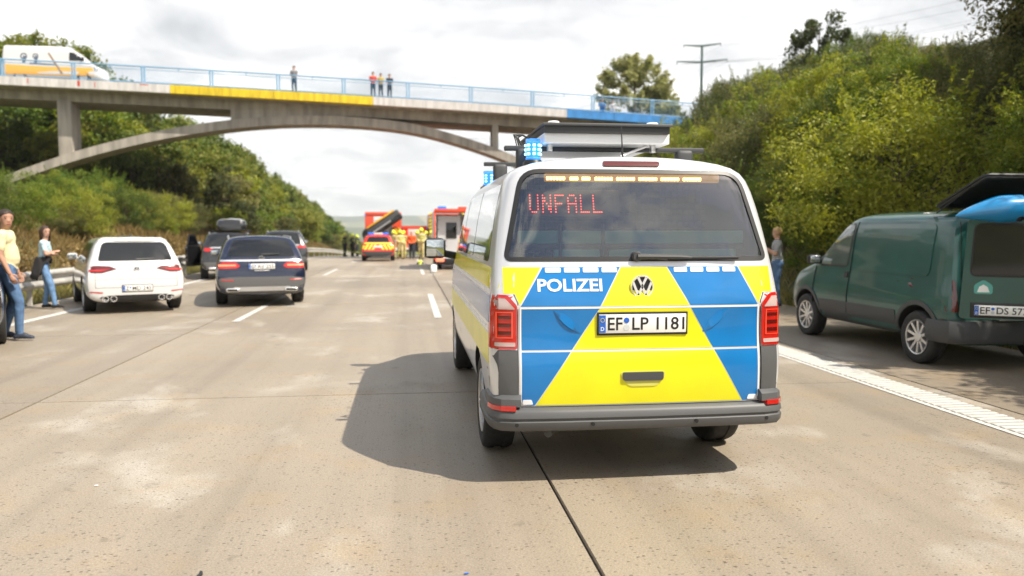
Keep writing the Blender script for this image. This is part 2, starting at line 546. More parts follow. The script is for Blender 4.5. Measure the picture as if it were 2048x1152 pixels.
def hill_mat():
    m = mat('hill_fields', (.10, .12, .05), .95)
    t = m.node_tree; b = t.nodes['Principled BSDF']
    geo = t.nodes.new('ShaderNodeNewGeometry'); vo = t.nodes.new('ShaderNodeTexVoronoi'); vo.inputs['Scale'].default_value = .0035
    mp = t.nodes.new('ShaderNodeMapping'); mp.inputs['Scale'].default_value = (1, .5, 1)
    t.links.new(geo.outputs['Position'], mp.inputs[0]); t.links.new(mp.outputs[0], vo.inputs['Vector'])
    s = t.nodes.new('ShaderNodeSeparateColor'); t.links.new(vo.outputs['Color'], s.inputs[0])
    r = ramp(s.outputs[0], [(.2, (.045, .065, .03)), (.5, (.09, .11, .045)), (.75, (.22, .19, .09)), (1., (.06, .09, .035))], t)
    t.links.new(r.outputs[0], b.inputs['Base Color'])
    return m
def ridge(y0, z0, amp, seed):
    r = random.Random(seed)
    ph = [(r.uniform(.0004, .0016), r.uniform(0, 6.3), r.uniform(.3, 1)) for _ in range(5)]
    V = []; xs = np.linspace(-5200, 5200, 120); prof = [(-900, 0.), (-600, .25), (-300, .66), (0, 1.), (300, .8), (900, 0.)]
    for x in xs:
        hgt = z0 + amp * sum(a * math.sin(k * x + p) for k, p, a in ph) / 2.4
        for dy, q in prof:
            V.append((x, y0 + dy + .04 * abs(x), -16 + (hgt + 16) * q))
    n = len(prof)
    F = [(i * n + j, (i + 1) * n + j, (i + 1) * n + j + 1, i * n + j + 1) for i in range(len(xs) - 1) for j in range(n - 1)]
    o = np_mesh('hills', np.array(V), np.array(F), hill_mat(), smooth=True)
    tag(o, kind='structure', label='far rolling hills beyond the valley')
ridge(2600, 18, 26, 3)
ridge(4300, 70, 40, 8)
ridge(6000, 128, 50, 12)

# ---------------------------------------------------------------- road
ROAD_COLS = [(-7.95, -3.42), (-3.40, .862), (.878, 5.215), (5.235, 8.0)]
road = MB()
ys = list(np.arange(-30, 140, 2.5)) + list(np.arange(140, 331, 10))
vs = [(x, y, gz(y) - .022) for y in ys for x in (-8.25, 8.08)]
road.add(vs, [(2 * i, 2 * i + 1, 2 * i + 3, 2 * i + 2) for i in range(len(ys) - 1)])
road = road.build('road', M['joint'], smooth=False)
tag(road, kind='structure', label='concrete motorway carriageway with three lanes and a hard shoulder')
def slab(x0, x1, y0, y1, m):
    n = 2 if y1 > 25 else 1
    yy = [y0 + (y1 - y0) * i / n for i in range(n + 1)]
    b = MB(); c = .004
    dz = rnd.uniform(-.0015, .0015)
    for i in range(n):
        a0, a1 = yy[i], yy[i + 1]
        b.add([(x0 + c, a0 + (c if i == 0 else 0), gz(a0) + dz), (x1 - c, a0 + (c if i == 0 else 0), gz(a0) + dz), (x1 - c, a1 - (c if i == n - 1 else 0), gz(a1) + dz), (x0 + c, a1 - (c if i == n - 1 else 0), gz(a1) + dz)], [(0, 1, 2, 3)])
        b.add([(x0, a0, gz(a0) - .02), (x0 + c, a0, gz(a0) + dz), (x0 + c, a1, gz(a1) + dz), (x0, a1, gz(a1) - .02)], [(0, 1, 2, 3)])
        b.add([(x1, a0, gz(a0) - .02), (x1 - c, a0, gz(a0) + dz), (x1 - c, a1, gz(a1) + dz), (x1, a1, gz(a1) - .02)], [(0, 3, 2, 1)])
    b.add([(x0, y0, gz(y0) - .02), (x1, y0, gz(y0) - .02), (x1 - c, y0 + c, gz(y0) + dz), (x0 + c, y0 + c, gz(y0) + dz)], [(0, 1, 2, 3)])
    b.add([(x0, y1, gz(y1) - .02), (x1, y1, gz(y1) - .02), (x1 - c, y1 - c, gz(y1) + dz), (x0 + c, y1 - c, gz(y1) + dz)], [(3, 2, 1, 0)])
    b.build('concrete_slab', m, road, smooth=False, fixn=False)
y = 7.855 - 35
while y < 135:
    for i, (a, c) in enumerate(ROAD_COLS):
        slab(a, c, y + .004, y + 4.996, M['concrete'] if i < 3 else M['shoulder_concrete'])
    y += 5
far = MB()
ys = list(np.arange(y, 331, 10))
far.add([(x, yy, gz(yy) - .004) for yy in ys for x in (-7.95, 8.0)], [(2 * i, 2 * i + 1, 2 * i + 3, 2 * i + 2) for i in range(len(ys) - 1)])
far.build('far_pavement', M['concrete'], road, smooth=False)
def marking(x0, x1, y0, y1, up=.005, name='lane_marking'):
    b = MB(); n = max(1, int((y1 - y0) / 3)) if y1 > 25 else 1
    yy = [y0 + (y1 - y0) * i / n for i in range(n + 1)]
    for i in range(n):
        b.add([(x0, yy[i], gz(yy[i]) + up), (x1, yy[i], gz(yy[i]) + up), (x1, yy[i + 1], gz(yy[i + 1]) + up), (x0, yy[i + 1], gz(yy[i + 1]) + up)], [(0, 1, 2, 3)])
    return b.build(name, M['line_paint'], road, smooth=False)
for xl, ph in ((-3.0, 14.5), (.52, 14.7)):
    y = ph
    while y < 130:
        marking(xl - .065, xl + .065, y, y + 5.6)
        y += 14.8
marking(-6.72, -6.52, -25, 131, name='edge_line')
marking(4.63, 4.69, -25, 131, name='edge_line')
marking(4.70, 4.99, 26.2, 131, name='edge_line')
# raised cross ribs of the profiled edge line
b = MB(); y = 2.0
while y < 26:
    w = rnd.uniform(-.008, .008)
    b.box((4.855, y, gz(y) + .006), (.33 + w, .057 + rnd.uniform(-.006, .006), .018), .003, seg=1)
    y += .098
o = b.build('edge_line_ribs', M['line_paint'], road, smooth=False); o['kind'] = 'stuff'

# ---------------------------------------------------------------- bridge
BY0, BY1 = 54.0, 60.5
def deck_z(x):      # top of the coloured edge
    return 10.50 - .0385 * (x + 7.8) - .0003 * (x + 7.8) ** 2 + .0
bridge = empty('arch_bridge', (-7.8, 57, terr(-7.8, 57)), label='concrete arch bridge with yellow, white and blue painted edge spanning the motorway', cat='bridge')
BOFF = Vector((-7.8, 57, terr(-7.8, 57)))
def bpart(mb, name, m, parent=bridge, **k):
    mb.v = [tuple(Vector(v) - BOFF) for v in mb.v]
    return mb.build(name, m, parent, **k)
xs = list(np.arange(-46, 36.1, 2.))
def strip(prof, xs, zf):
    """loft a closed (y, dz) profile along x"""
    n = len(prof); mb = MB()
    vs = [(x, yy, zf(x) + dz) for x in xs for yy, dz in prof]
    fs = [(i * n + j, (i + 1) * n + j, (i + 1) * n + (j + 1) % n, i * n + (j + 1) % n) for i in range(len(xs) - 1) for j in range(n)]
    fs += [tuple(range(n)), tuple((len(xs) - 1) * n + j for j in range(n))[::-1]]
    return mb.add(vs, fs)
bpart(strip([(BY0 + .12, -.50), (BY0 + 1.15, -.62), (BY0 + 1.25, -1.18), (BY1 - 1.25, -1.18), (BY1 - 1.15, -.62), (BY1 - .12, -.50), (BY1 - .12, -.12), (BY0 + .12, -.12)], xs, deck_z), 'deck', M['bridge_concrete'])
for (a, c, m) in ((-46, -14.8, 'bridge_white'), (-14.8, -2.2, 'bridge_yellow'), (-2.2, 10.6, 'bridge_white'), (10.6, 30, 'bridge_blue')):
    n = max(1, round((c - a) / 3.1)); w = (c - a) / n
    for i in range(n):
        x0, x1 = a + i * w + .008, a + (i + 1) * w - .008
        bpart(strip([(BY0, -.52), (BY0 + .25, -.56), (BY0 + .25, 0), (BY0, 0)], [x0, (x0 + x1) / 2, x1], deck_z), 'edge_beam', M[m], smooth=False)
bpart(strip([(BY1 - .25, -.56), (BY1, -.52), (BY1, 0), (BY1 - .25, 0)], xs, deck_z), 'edge_beam', M['bridge_white'], smooth=False)
for x, w, hh in ((-20.3, .16, .33), (-19.3, .05, .36), (-16.6, .5, .05), (-23.2, .06, .3), (-26, .4, .06)):
    bpart(strip([(BY0 - .006, -.06 - hh), (BY0 + .02, -.06 - hh), (BY0 + .02, -.06), (BY0 - .006, -.06)], [x, x + w], deck_z), 'paint_streak', M['graffiti_red'], smooth=False)
AP = [(-46, -7.0), (-38, -1.6), (-31, 2.4), (-25, 5.18), (-20.7, 6.75), (-16.1, 7.98), (-12, 8.72), (-8.1, 9.12), (-4, 9.14), (-1, 8.93), (1.14, 8.62), (5.74, 7.30), (10, 5.45), (14, 3.1), (19, -.4), (25, -5.5)]
def interp(tab, x):
    for (a, za), (c, zc) in zip(tab, tab[1:]):
        if x <= c: return za + (zc - za) * (x - a) / (c - a)
    return tab[-1][1]
axs = [x for x in np.arange(-46, 25.1, .75)]
zs = np.array([interp(AP, x) for x in axs])
for _ in range(6): zs[1:-1] = (zs[:-2] + 2 * zs[1:-1] + zs[2:]) / 4
ztab = list(zip(axs, zs))
bpart(strip([(BY0 + 1.0, -.58), (BY0 + 2.9, -.58), (BY0 + 2.9, 0), (BY0 + 1.0, 0)], axs, lambda x: interp(ztab, x)), 'arch', M['bridge_concrete'])
# solid crown between arch and deck, with rounded ends
cr = []
for k in range(9):
    t = math.pi / 2 + math.pi * k / 8
    cr.append((-11.55 - .42 + .45 * -math.cos(t) * -1 * .9, 9.10 + .30 * math.sin(t)))
mb = MB(); xs2 = list(np.arange(-11.4, -4.05, .5)) + [-4.1]
vs = []
for x in xs2:
    zt = deck_z(x) - 1.1; zb = interp(ztab, x) - .05
    vs += [(x, BY0 + 1.2, zb), (x, BY0 + 2.7, zb), (x, BY0 + 2.7, zt), (x, BY0 + 1.2, zt)]
n = len(xs2)
fs = [(i * 4 + j, (i + 1) * 4 + j, (i + 1) * 4 + (j + 1) % 4, i * 4 + (j + 1) % 4) for i in range(n - 1) for j in range(4)] + [(0, 1, 2, 3), tuple((n - 1) * 4 + j for j in (3, 2, 1, 0))]
bpart(mb.add(vs, fs), 'crown_web', M['bridge_concrete'])
for x, w in ((-21.6, .85), (5.9, .42)):
    zt = deck_z(x) - 1.1; zb = interp(ztab, x) - .3
    for yy in (BY0 + 1.35,):
        bpart(MB().box((x, BY0 + 1.95, (zt + zb) / 2), (w, 1.5, zt - zb), .04), 'pier', M['bridge_concrete'])
for xa in (-34, 24):
    bpart(MB().box((xa + (-3 if xa < 0 else 3), (BY0 + BY1) / 2, deck_z(xa) - 3.2), (6, BY1 - BY0 - .6, 5.), .05), 'abutment', M['bridge_concrete'])
# railing panels
for side, yy in ((0, BY0 + .18), (1, BY1 - .18)):
    x = -45.2
    while x < 28:
        w = 4.12; p0 = MB()
        rail = empty('railing_panel', (0, 0, 0)); rail.parent = bridge; rail.location = (0, 0, 0)
        def zr(q): return deck_z(q)
        m_ = M['rail_blue']
        bpart(MB().box((x, yy, zr(x) + .50), (.085, .10, 1.12), .01, seg=1), 'post', m_, rail)
        bpart(MB().box((x + w - .16, yy, zr(x + w) + .50), (.085, .10, 1.12), .01, seg=1), 'post', m_, rail)
        bpart(MB().tube([(x - .08, yy, zr(x) + 1.06), (x + w - .08, yy, zr(x + w) + 1.06)], .045), 'top_rail', m_, rail)
        k = MB()
        k.tube([(x, yy, zr(x) + .88), (x + w - .16, yy, zr(x + w) + .88)], .022, 6)
        k.tube([(x, yy, zr(x) + .10), (x + w - .16, yy, zr(x + w) + .10)], .022, 6)
        for q in np.arange(x + .14, x + w - .2, .135):
            k.box((q, yy, zr(q) + .49), (.013, .013, .80))
        k.box((x + w / 2, yy, zr(x + w / 2) + .97), (.05, .05, .2))
        o = bpart(k, 'pickets', m_, rail, smooth=False); o['kind'] = 'stuff'
        x += w
# ---------------------------------------------------------------- guard rail
GRX = -7.86
guard = empty('guard_rail', (GRX, 20, 0), label='galvanised steel guard rail along the grassy cutting slope', cat='guard rail')
prof = [(.00, .345), (.05, .37), (.08, .40), (.08, .45), (.02, .50), (.00, .535), (.02, .57), (.08, .62), (.08, .67), (.05, .70), (.00, .725)]
yg = 6.
while yg < 150:
    L_ = 4.0; b = MB(); ya, yb = yg, yg + L_ + .04
    for (dy0, dy1) in ((ya, yb),):
        vs = []
        for yy in (dy0, dy1):
            vs += [(x, yy - 20, z + gz(yy)) for x, z in prof] + [(x - .006, yy - 20, z + gz(yy)) for x, z in prof]
        n = len(prof)
        fs = [(i, i + 1, 2 * n + i + 1, 2 * n + i) for i in range(n - 1)] + [(n + i + 1, n + i, 3 * n + i, 3 * n + i + 1) for i in range(n - 1)]
        fs += [(0, 2 * n, 3 * n, n), (n - 1, 2 * n - 1, 4 * n - 1, 3 * n - 1)]
        b.add(vs, fs)
    b.build('rail_beam', M['zinc'], guard, angle=60)
    p = MB().box((-.09, yg + .2 - 20, .30 + gz(yg)), (.10, .06, .84), .008, seg=1)
    p.box((-.02, yg + .2 - 20, .53 + gz(yg)), (.06, .09, .26), .01, seg=1)
    p.build('post', M['zinc'], guard)
    yg += L_

# ---------------------------------------------------------------- foliage
def leaves(P, N, size, rng, aspect=.5, jit=.9, droop=0.):
    """one folded leaf per point; N is the preferred facing of each leaf"""
    n = len(P)
    nr = N + rng.normal(size=(n, 3)) * jit
    nr /= np.linalg.norm(nr, axis=1)[:, None] + 1e-9
    a = rng.normal(size=(n, 3)); a -= nr * (a * nr).sum(1)[:, None]; a[:, 2] -= droop
    a /= np.linalg.norm(a, axis=1)[:, None] + 1e-9
    b = np.cross(nr, a)
    s = size * rng.uniform(.6, 1.35, n)[:, None]
    A = a * s * .5; B = b * s * .5 * aspect
    V = np.stack([P - A, P + B * 1.0 + nr * s * .07 - A * .1, P + A, P - B * 1.0 + nr * s * .07 - A * .1], 1).reshape(-1, 3)
    F = np.arange(4 * n).reshape(n, 4)
    return V, F
def crown(seed, rx, rz, nclump, per, leaf, m, cz=0., shoots=0, rc=.30, lo=-.55, aspect=.5, cone=0.):
    rng = np.random.default_rng(seed)
    lobes = rng.normal(size=(7, 3)); lobes /= np.linalg.norm(lobes, axis=1)[:, None]
    d = rng.normal(size=(nclump * 3, 3)); d /= np.linalg.norm(d, axis=1)[:, None]
    d = d[d[:, 2] > lo][:nclump]
    bump = 1 + .30 * (np.maximum(0, d @ lobes.T) ** 4 * np.array([1, -.8, .9, -.6, .8, -.9, .7])).sum(1)
    rad = rng.uniform(.45, 1., len(d)) ** .55 * bump
    C = d * rad[:, None] * np.array([rx, rx, rz])
    if cone: C[:, :2] *= (1 - cone * np.clip(C[:, 2] / rz, 0, 1))[:, None]
    k = rng.uniform(.6, 1.25, len(C))
    off = rng.normal(size=(len(C), per, 3)); off /= np.linalg.norm(off, axis=2)[:, :, None] + 1e-9
    off *= (rng.uniform(.15, 1, (len(C), per)) ** .5)[:, :, None] * (rc * rx * k)[:, None, None] * np.array([1, 1, .75])
    P = (C[:, None, :] + off).reshape(-1, 3)
    N = (off / (np.linalg.norm(off, axis=2)[:, :, None] + 1e-9)).reshape(-1, 3) * .7 + np.array([0, 0, .6])
    V, F = leaves(P, N, leaf, rng, aspect)
    if shoots:
        SP = []
        for i in range(shoots):
            q = d[rng.integers(len(d))]
            if q[2] < -.1: q = q * np.array([1, 1, -1])
            base = q * np.array([rx, rx, rz]) * .85
            dr = q * np.array([.6, .6, .4]) + np.array([0, 0, .75]); dr /= np.linalg.norm(dr)
            ln = rng.uniform(.25, .55) * rx
            t = np.linspace(0, 1, 26)
            pts = base + dr * ln * t[:, None] + np.array([0, 0, -.12]) * ln * (t ** 2)[:, None]
            SP.append(np.repeat(pts, 2, 0) + rng.normal(size=(52, 3)) * leaf * (.75 - .5 * np.repeat(t, 2)[:, None]))
        SP = np.concatenate(SP)
        v2, f2 = leaves(SP, np.tile([0, 0, .8], (len(SP), 1)), leaf * 1.1, rng, aspect * .8)
        F = np.concatenate([F, f2 + len(V)]); V = np.concatenate([V, v2])
    V[:, 2] += cz
    me = bpy.data.meshes.new('crown')
    me.vertices.add(len(V)); me.vertices.foreach_set('co', V.astype(np.float32).ravel())
    me.loops.add(F.size); me.loops.foreach_set('vertex_index', F.astype(np.int32).ravel())
    me.polygons.add(len(F)); me.polygons.foreach_set('loop_start', np.arange(0, F.size, 4, dtype=np.int32)); me.polygons.foreach_set('loop_total', np.full(len(F), 4, dtype=np.int32))
    me.update(calc_edges=True); me.materials.append(m)
    return me
def trunk_mesh(seed, h, r, crown_r, cz, n=7, stems=1):
    r_ = random.Random(seed); b = MB()
    for s in range(stems):
        a0 = r_.uniform(0, 6.28); ox, oy = (.25 * math.cos(a0), .25 * math.sin(a0)) if stems > 1 else (0, 0)
        top = (ox * 3 + r_.uniform(-.2, .2), oy * 3 + r_.uniform(-.2, .2), h)
        pts = [(ox, oy, -.3), (ox * 1.2, oy * 1.2, h * .3), (ox * 2 + r_.uniform(-.1, .1), oy * 2, h * .65), top]
        b.tube(pts, [r * 1.25, r, r * .75, r * .25], 7)
        for i in range(n):
            t = r_.uniform(.3, .95); z = h * t; a = r_.uniform(0, 6.28); l = crown_r * r_.uniform(.5, .95)
            p0 = Vector((ox * (1 + 1.5 * t), oy * (1 + 1.5 * t), z)); p2 = p0 + Vector((math.cos(a) * l, math.sin(a) * l, l * r_.uniform(.2, .8)))
            b.tube([p0, p0.lerp(p2, .5) + Vector((0, 0, l * .08)), p2], [r * .5 * (1.1 - t * .6), r * .3, r * .08], 5)
    me_o = b.build('trunk', M['bark'])
    me = me_o.data; bpy.data.objects.remove(me_o)
    return me
class Plant:
    def __init__(s, name, cat, cm, tm, hh):
        s.name, s.cat, s.cm, s.tm, s.h = name, cat, cm, tm, hh
    def put(s, x, y, height, rz, label, group, wide=1., z=None):
        k = height / s.h
        e = empty(s.name, (x, y, (terr(x, y) if z is None else z) - .05), rz, label, s.cat, group)
        e.scale = (k * wide, k * wide, k)
        for nm, me in (('trunk', s.tm), ('crown', s.cm)):
            o = bpy.data.objects.new(nm, me); col.objects.link(o); o.parent = e
        return e
G, Bt, Ol, Dk = M['leaf_green'], M['leaf_bright'], M['leaf_olive'], M['leaf_dark']
def mk(name, cat, seed, rx, rz, nc, per, leaf, m, cz, th, tr, stems=1, **k):
    return Plant(name, cat, crown(seed, rx, rz, nc, per, leaf, m, cz, **k), trunk_mesh(seed, th, tr, rx * .8, cz, stems=stems), cz + rz)
# slope trees (left): middle distance
slope_trees = [mk('slope_tree', 'tree', 11, 2.3, 2.5, 70, 90, .27, G, 2.9, 4.6, .11, rc=.32, lo=-.85, shoots=14),
               mk('slope_tree', 'tree', 12, 2.1, 2.9, 74, 90, .26, Ol, 3.2, 5.2, .10, rc=.30, lo=-.9, shoots=16),
               mk('slope_tree', 'tree', 13, 2.6, 2.3, 80, 90, .28, G, 2.7, 4.2, .12, rc=.30, lo=-.8, shoots=12),
               mk('slope_tree', 'tree', 14, 2.2, 2.6, 70, 90, .25, Bt, 2.9, 4.6, .10, rc=.32, lo=-.85, shoots=16)]
slope_bush = [mk('slope_bush', 'bush', 15, 1.6, 1.3, 60, 90, .20, Bt, 1.15, 1.7, .05, 3, rc=.32, lo=-.8, shoots=14),
              mk('slope_bush', 'bush', 16, 1.7, 1.2, 60, 90, .20, G, 1.05, 1.6, .05, 3, rc=.34, lo=-.8, shoots=10),
              mk('slope_bush', 'bush', 17, 1.5, 1.4, 60, 90, .18, Ol, 1.2, 1.8, .05, 3, rc=.32, lo=-.8, shoots=12)]
r2 = random.Random(5)
TL = ['dark green leafy tree on the guard rail slope', 'olive green upright tree on the guard rail slope',
      'broad dark green tree on the guard rail slope', 'bright yellow-green tree on the guard rail slope']
BL = ['bright yellow-green bush on the guard rail slope', 'dark green bush on the guard rail slope', 'olive brown bush on the guard rail slope']
cnt = 0
near_left = []
def where_l(x, y):
    return (' before the bridge' if y < BY0 else ' just beyond the bridge' if y < 95 else ' far beyond the bridge') + ('' if x > -18 else ', mid-slope' if x > -26 else ', near the crest')
for row, (x0, kind, hmin, hmax, sp) in enumerate(((-13.2, 'b', 1.6, 2.6, 4.6), (-16.2, 'bt', 2.8, 4.2, 4.4), (-19.8, 't', 4.2, 5.6, 5.0), (-23.8, 't', 4.6, 6.4, 5.2), (-28.2, 't', 4.4, 6.4, 5.8), (-33.5, 't', 4.6, 6.4, 7.0))):
    y = -x0 / .57 + (3 if row == 0 else -2)
    while y < 330:
        x = x0 + r2.uniform(-1.3, 1.3); yy = y + r2.uniform(-1, 1)
        top_ok = 99.
        if yy < BY1 + 3.0:
            pxl = 817 + x / yy * 1620
            ya = np.interp(pxl, [-200, 0, 140, 300, 450, 600], [520, 446, 392, 345, 305, 280])
            top_ok = 1.575 + (462 - ya - 8) / 1620 * yy - terr(x, yy)
        if top_ok < 99 and yy < BY0 - 1 and top_ok > .7 and x > -26:
            i = r2.choice((0, 1, 1, 2)); near_left.append((x, yy, top_ok))
        elif top_ok == 99.:
            if kind == 'b' or (kind == 'bt' and r2.random() < .4):
                i = r2.choice((0, 0, 1, 2)); slope_bush[i].put(x, yy, r2.uniform(hmin, hmax) * (1.3 if kind == 'b' and r2.random() < .25 else 1), r2.uniform(0, 6.28), BL[i] + where_l(x, yy), BL[i] + where_l(x, yy), wide=1.15)
            else:
                i = r2.choice((0, 0, 1, 2, 2, 3)); slope_trees[i].put(x, yy, r2.uniform(hmin, hmax) * 1.05, r2.uniform(0, 6.28), TL[i] + where_l(x, yy), TL[i] + where_l(x, yy), wide=r2.uniform(1, 1.2))
            cnt += 1
        y += sp * r2.uniform(.8, 1.2) * (1 + max(0, y - 60) / 75)
for yy in (61.8, 64.5, 67.5, 71, 75):
    for x0 in (-17, -20.5, -24, -27.5, -31, -34.5, -38):
        i = r2.choice((0, 0, 1, 2, 3)); slope_trees[i].put(x0 + r2.uniform(-1, 1), yy + r2.uniform(-1, 1), r2.uniform(3.6, 5.4), r2.uniform(0, 6.28), TL[i] + where_l(x0, yy), TL[i] + where_l(x0, yy), wide=1.1)
# near thicket (right): finer leaves
thick = [mk('thicket_shrub', 'shrub', 21, 1.9, 1.9, 110, 230, .092, Bt, 1.95, 2.9, .05, 3, rc=.27, lo=-.9, shoots=40, aspect=.42),
         mk('thicket_shrub', 'shrub', 22, 1.8, 2.1, 110, 230, .090, G, 2.1, 3.2, .05, 3, rc=.26, lo=-.9, shoots=34, aspect=.42),
         mk('thicket_shrub', 'shrub', 23, 2.0, 1.8, 120, 230, .088, Ol, 1.8, 2.8, .05, 3, rc=.25, lo=-.9, shoots=60, aspect=.36),
         mk('thicket_shrub', 'shrub', 24, 1.7, 2.2, 105, 230, .096, Bt, 2.2, 3.3, .05, 2, rc=.26, lo=-.9, shoots=44, aspect=.42)]
SL = ['bright yellow-green shrub', 'dark green shrub',
      'grey-olive feathery shrub', 'tall lime-green shrub']
def where_r(x, y):
    return (' at the foot of' if x < 11.6 else ' halfway up' if x < 17.5 else ' high on') + ' the bank ' + ('beside the green van' if y < 14 else 'behind the striped-top woman' if y < 24 else 'between woman and bridge' if y < 42 else 'by the blue bridge end')
for (x, yy, tk) in near_left:
    for q in range(3):
        x2, y2 = x + r2.uniform(-2.6, 2.6), yy + r2.uniform(-2.5, 2.5)
        if x2 > -13.2: continue
        i = r2.choice((1, 1, 2, 0, 3)); lab = ('yellow-green', 'dark green', 'grey-olive', 'lime-green')[i] + ' low shrub on the grassy slope before the bridge'
        thick[i].put(x2, y2, min(tk * 1.05, r2.uniform(1.1, 2.9)), r2.uniform(0, 6.28), lab + (', up the slope' if x2 < -17 else ', near the guard rail'), lab + (', up the slope' if x2 < -17 else ', near the guard rail'), wide=1.15)

for x0, y0, y1, hmin, hmax, sp, pick in ((11.2, -3, 9, 5.0, 6.2, 2.2, (1, 3, 1)), (10.0, 4, 62, 2.6, 3.9, 2.3, (0, 0, 3, 0, 1)), (12.6, 1, 64, 3.6, 4.8, 2.6, (0, 3, 3, 2, 1)), (15.8, 8, 52, 3.8, 6.2, 2.9, (2, 2, 0, 1, 2)), (19.4, 16, 52, 3.8, 6.0, 2.9, (2, 2, 1)), (23.5, 26, 51, 3.4, 4.4, 3.8, (2, 1))):
    y = y0
    while y < y1:
        i = r2.choice(pick); x = x0 + r2.uniform(-.7, .7)
        if not (y > 50.5 and x > 14.5):
            yq = y + r2.uniform(-.6, .6); hq = r2.uniform(hmin, hmax); pxl = 817 + x / max(3., yq) * 1620
            if pxl < 2300:
                yl = np.interp(pxl, [1330, 1400, 1450, 1500, 1600, 1700, 1960, 2048, 2300], [262, 232, 182, 140, 92, 50, 52, 20, 0])
                hq = min(hq, (1.575 + (462 - yl) / 1620 * yq - terr(x, yq)) * r2.uniform(.76, 1.05))
            if hq > .9: thick[i].put(x, yq, hq, r2.uniform(0, 6.28), SL[i] + where_r(x, y), SL[i] + where_r(x, y), wide=r2.uniform(.95, 1.15))
        y += sp * r2.uniform(.8, 1.2)
y = 66
while y < 200:
    for x0 in (11, 15, 20):
        i = r2.randrange(3); slope_bush[i].put(x0 + r2.uniform(-1, 1), y + r2.uniform(-2, 2), r2.uniform(3, 4.2), r2.uniform(0, 6.28), ['bright', 'dark', 'olive'][i] + ' bush on the bank beyond the bridge, across from the guard rail', 'bushes on the bank beyond the bridge ' + str(i))
    y += 7 + y * .03
dark_tree = mk('shade_tree', 'tree', 31, 2.9, 3.6, 130, 150, .15, Dk, 6.6, 9.6, .16, rc=.24, lo=-.9, shoots=30)
dark_tree.put(14.6, 16.2, 8.4, .4, 'tall tree in shade-dark leaf colour rising above the thicket beside the green van', None, z=terr(14.6, 16.2) - 1.6)  # shade on this crown is put into its dark leaf colour
small_top = mk('hilltop_tree', 'tree', 33, 1.3, 1.5, 40, 120, .15, Dk, 2.0, 3.2, .07, rc=.3, shoots=8)
small_top.put(21.8, 41.5, 4.3, 0, 'small dark round tree sticking up above the thicket near the pylon', None, z=terr(21.8, 41.5) + .5)
birch = mk('birch_tree', 'tree', 35, 2.1, 4.2, 80, 62, .22, leaf_mat('leaf_birch', (.15, .18, .06), (.26, .28, .10), (.36, .35, .15)), 5.6, 9.2, .10, rc=.27, lo=-1, shoots=150, cone=.82)
for x, y, hh, rz, lb in ((23.6, 84, 12.5, .3, 'tall pale birch with loose pointed crown beyond the blue end of the bridge'), (20.2, 82, 8.6, 2., 'low rounded birch at the bridge railing, beside the tallest birch'), (26.6, 86, 9.2, 4., 'middle-sized birch next to the tallest one, on the pylon side'), (18.4, 88, 5.0, 1., 'little birch at the end of the birch clump by the railing'), (30.5, 90, 6.2, 5., 'small birch standing between the birch clump and the pylon')):
    birch.put(x, y, hh, rz, lb, None, wide=1.45, z=terr(x, y) - .6)
for x, y, hh, rz in ((-35.5, 68, 8.2, 2.), (-38.5, 72, 8.5, 1.)):
    dark_tree.put(x, y, hh, rz, 'dark tall tree beside the far end of the bridge behind the parcel van', 'tall trees behind the parcel van')

# grass, straw and weeds
def tufts(name, n, region, hmin, hmax, w, m, seed, label):
    rng = np.random.default_rng(seed)
    P = []
    while len(P) < n:
        p = region(rng)
        if p is not None: P.append((p[0], p[1], terr(p[0], p[1]) - .02))
    P = np.array(P); hh = rng.uniform(hmin, hmax, n)[:, None]; a = rng.uniform(0, 6.28, n)
    d = np.stack([np.cos(a), np.sin(a), np.zeros(n)], 1); lean = rng.normal(size=(n, 3)) * .28; lean[:, 2] = 1
    ww = w * rng.uniform(.6, 1.4, n)[:, None]
    V = np.stack([P - d * ww, P + d * ww, P + lean * hh * .6 + d * ww * .7, P + lean * hh * np.array([1.25, 1.25, 1.])], 1).reshape(-1, 3)
    o = np_mesh(name, V, np.arange(4 * n).reshape(n, 4), m)
    return tag(o, label, 'grass', kind='stuff')
def reg_left(a, b):
    def f(rng):
        y = 9 + 110 * rng.random() ** 1.7; x = -rng.uniform(a, b)
        return (x, y)
    return f
tufts('dry_grass', 42000, reg_left(9.6, 17), .22, .62, .013, M['straw'], 1, 'dry straw-coloured grass on the slope behind the guard rail')
tufts('verge_grass', 26000, reg_left(8.0, 10.6), .10, .38, .009, M['blade'], 2, 'green grass under and behind the guard rail')
def reg_right(rng):
    return (8.0 + 1.9 * rng.random() ** 1.3, 6 + 55 * rng.random() ** 1.6)
tufts('shoulder_grass', 24000, reg_right, .10, .42, .008, M['blade'], 3, 'green grass between hard shoulder and thicket')
# tall dead weeds behind the guard rail
def weed(seed):
    rng = np.random.default_rng(seed); b = MB(); Vs = []; Fs = []; nv = 0
    for s in range(7):
        a = rng.uniform(0, 6.28); l = rng.uniform(.1, .35); hh = rng.uniform(.7, 1.15)
        tip = np.array([math.cos(a) * l, math.sin(a) * l, hh])
        b.tube([(0, 0, -.05), tuple(tip * .5 + np.array([0, 0, .06])), tuple(tip)], [.010, .007, .003], 5)
        t = rng.uniform(.3, 1, 26)[:, None]
        v, f = leaves(tip * t + rng.normal(size=(26, 3)) * .05, np.tile([0, 0, .5], (26, 1)), .13, rng, .45)
        Vs.append(v); Fs.append(f + nv); nv += len(v)
    st = b.build('stem', M['bark']); sm = st.data; bpy.data.objects.remove(st)
    lo = np_mesh('leaves', np.concatenate(Vs), np.concatenate(Fs), M['straw']); lm = lo.data; bpy.data.objects.remove(lo)
    return sm, lm
weeds = [weed(3), weed(9)]
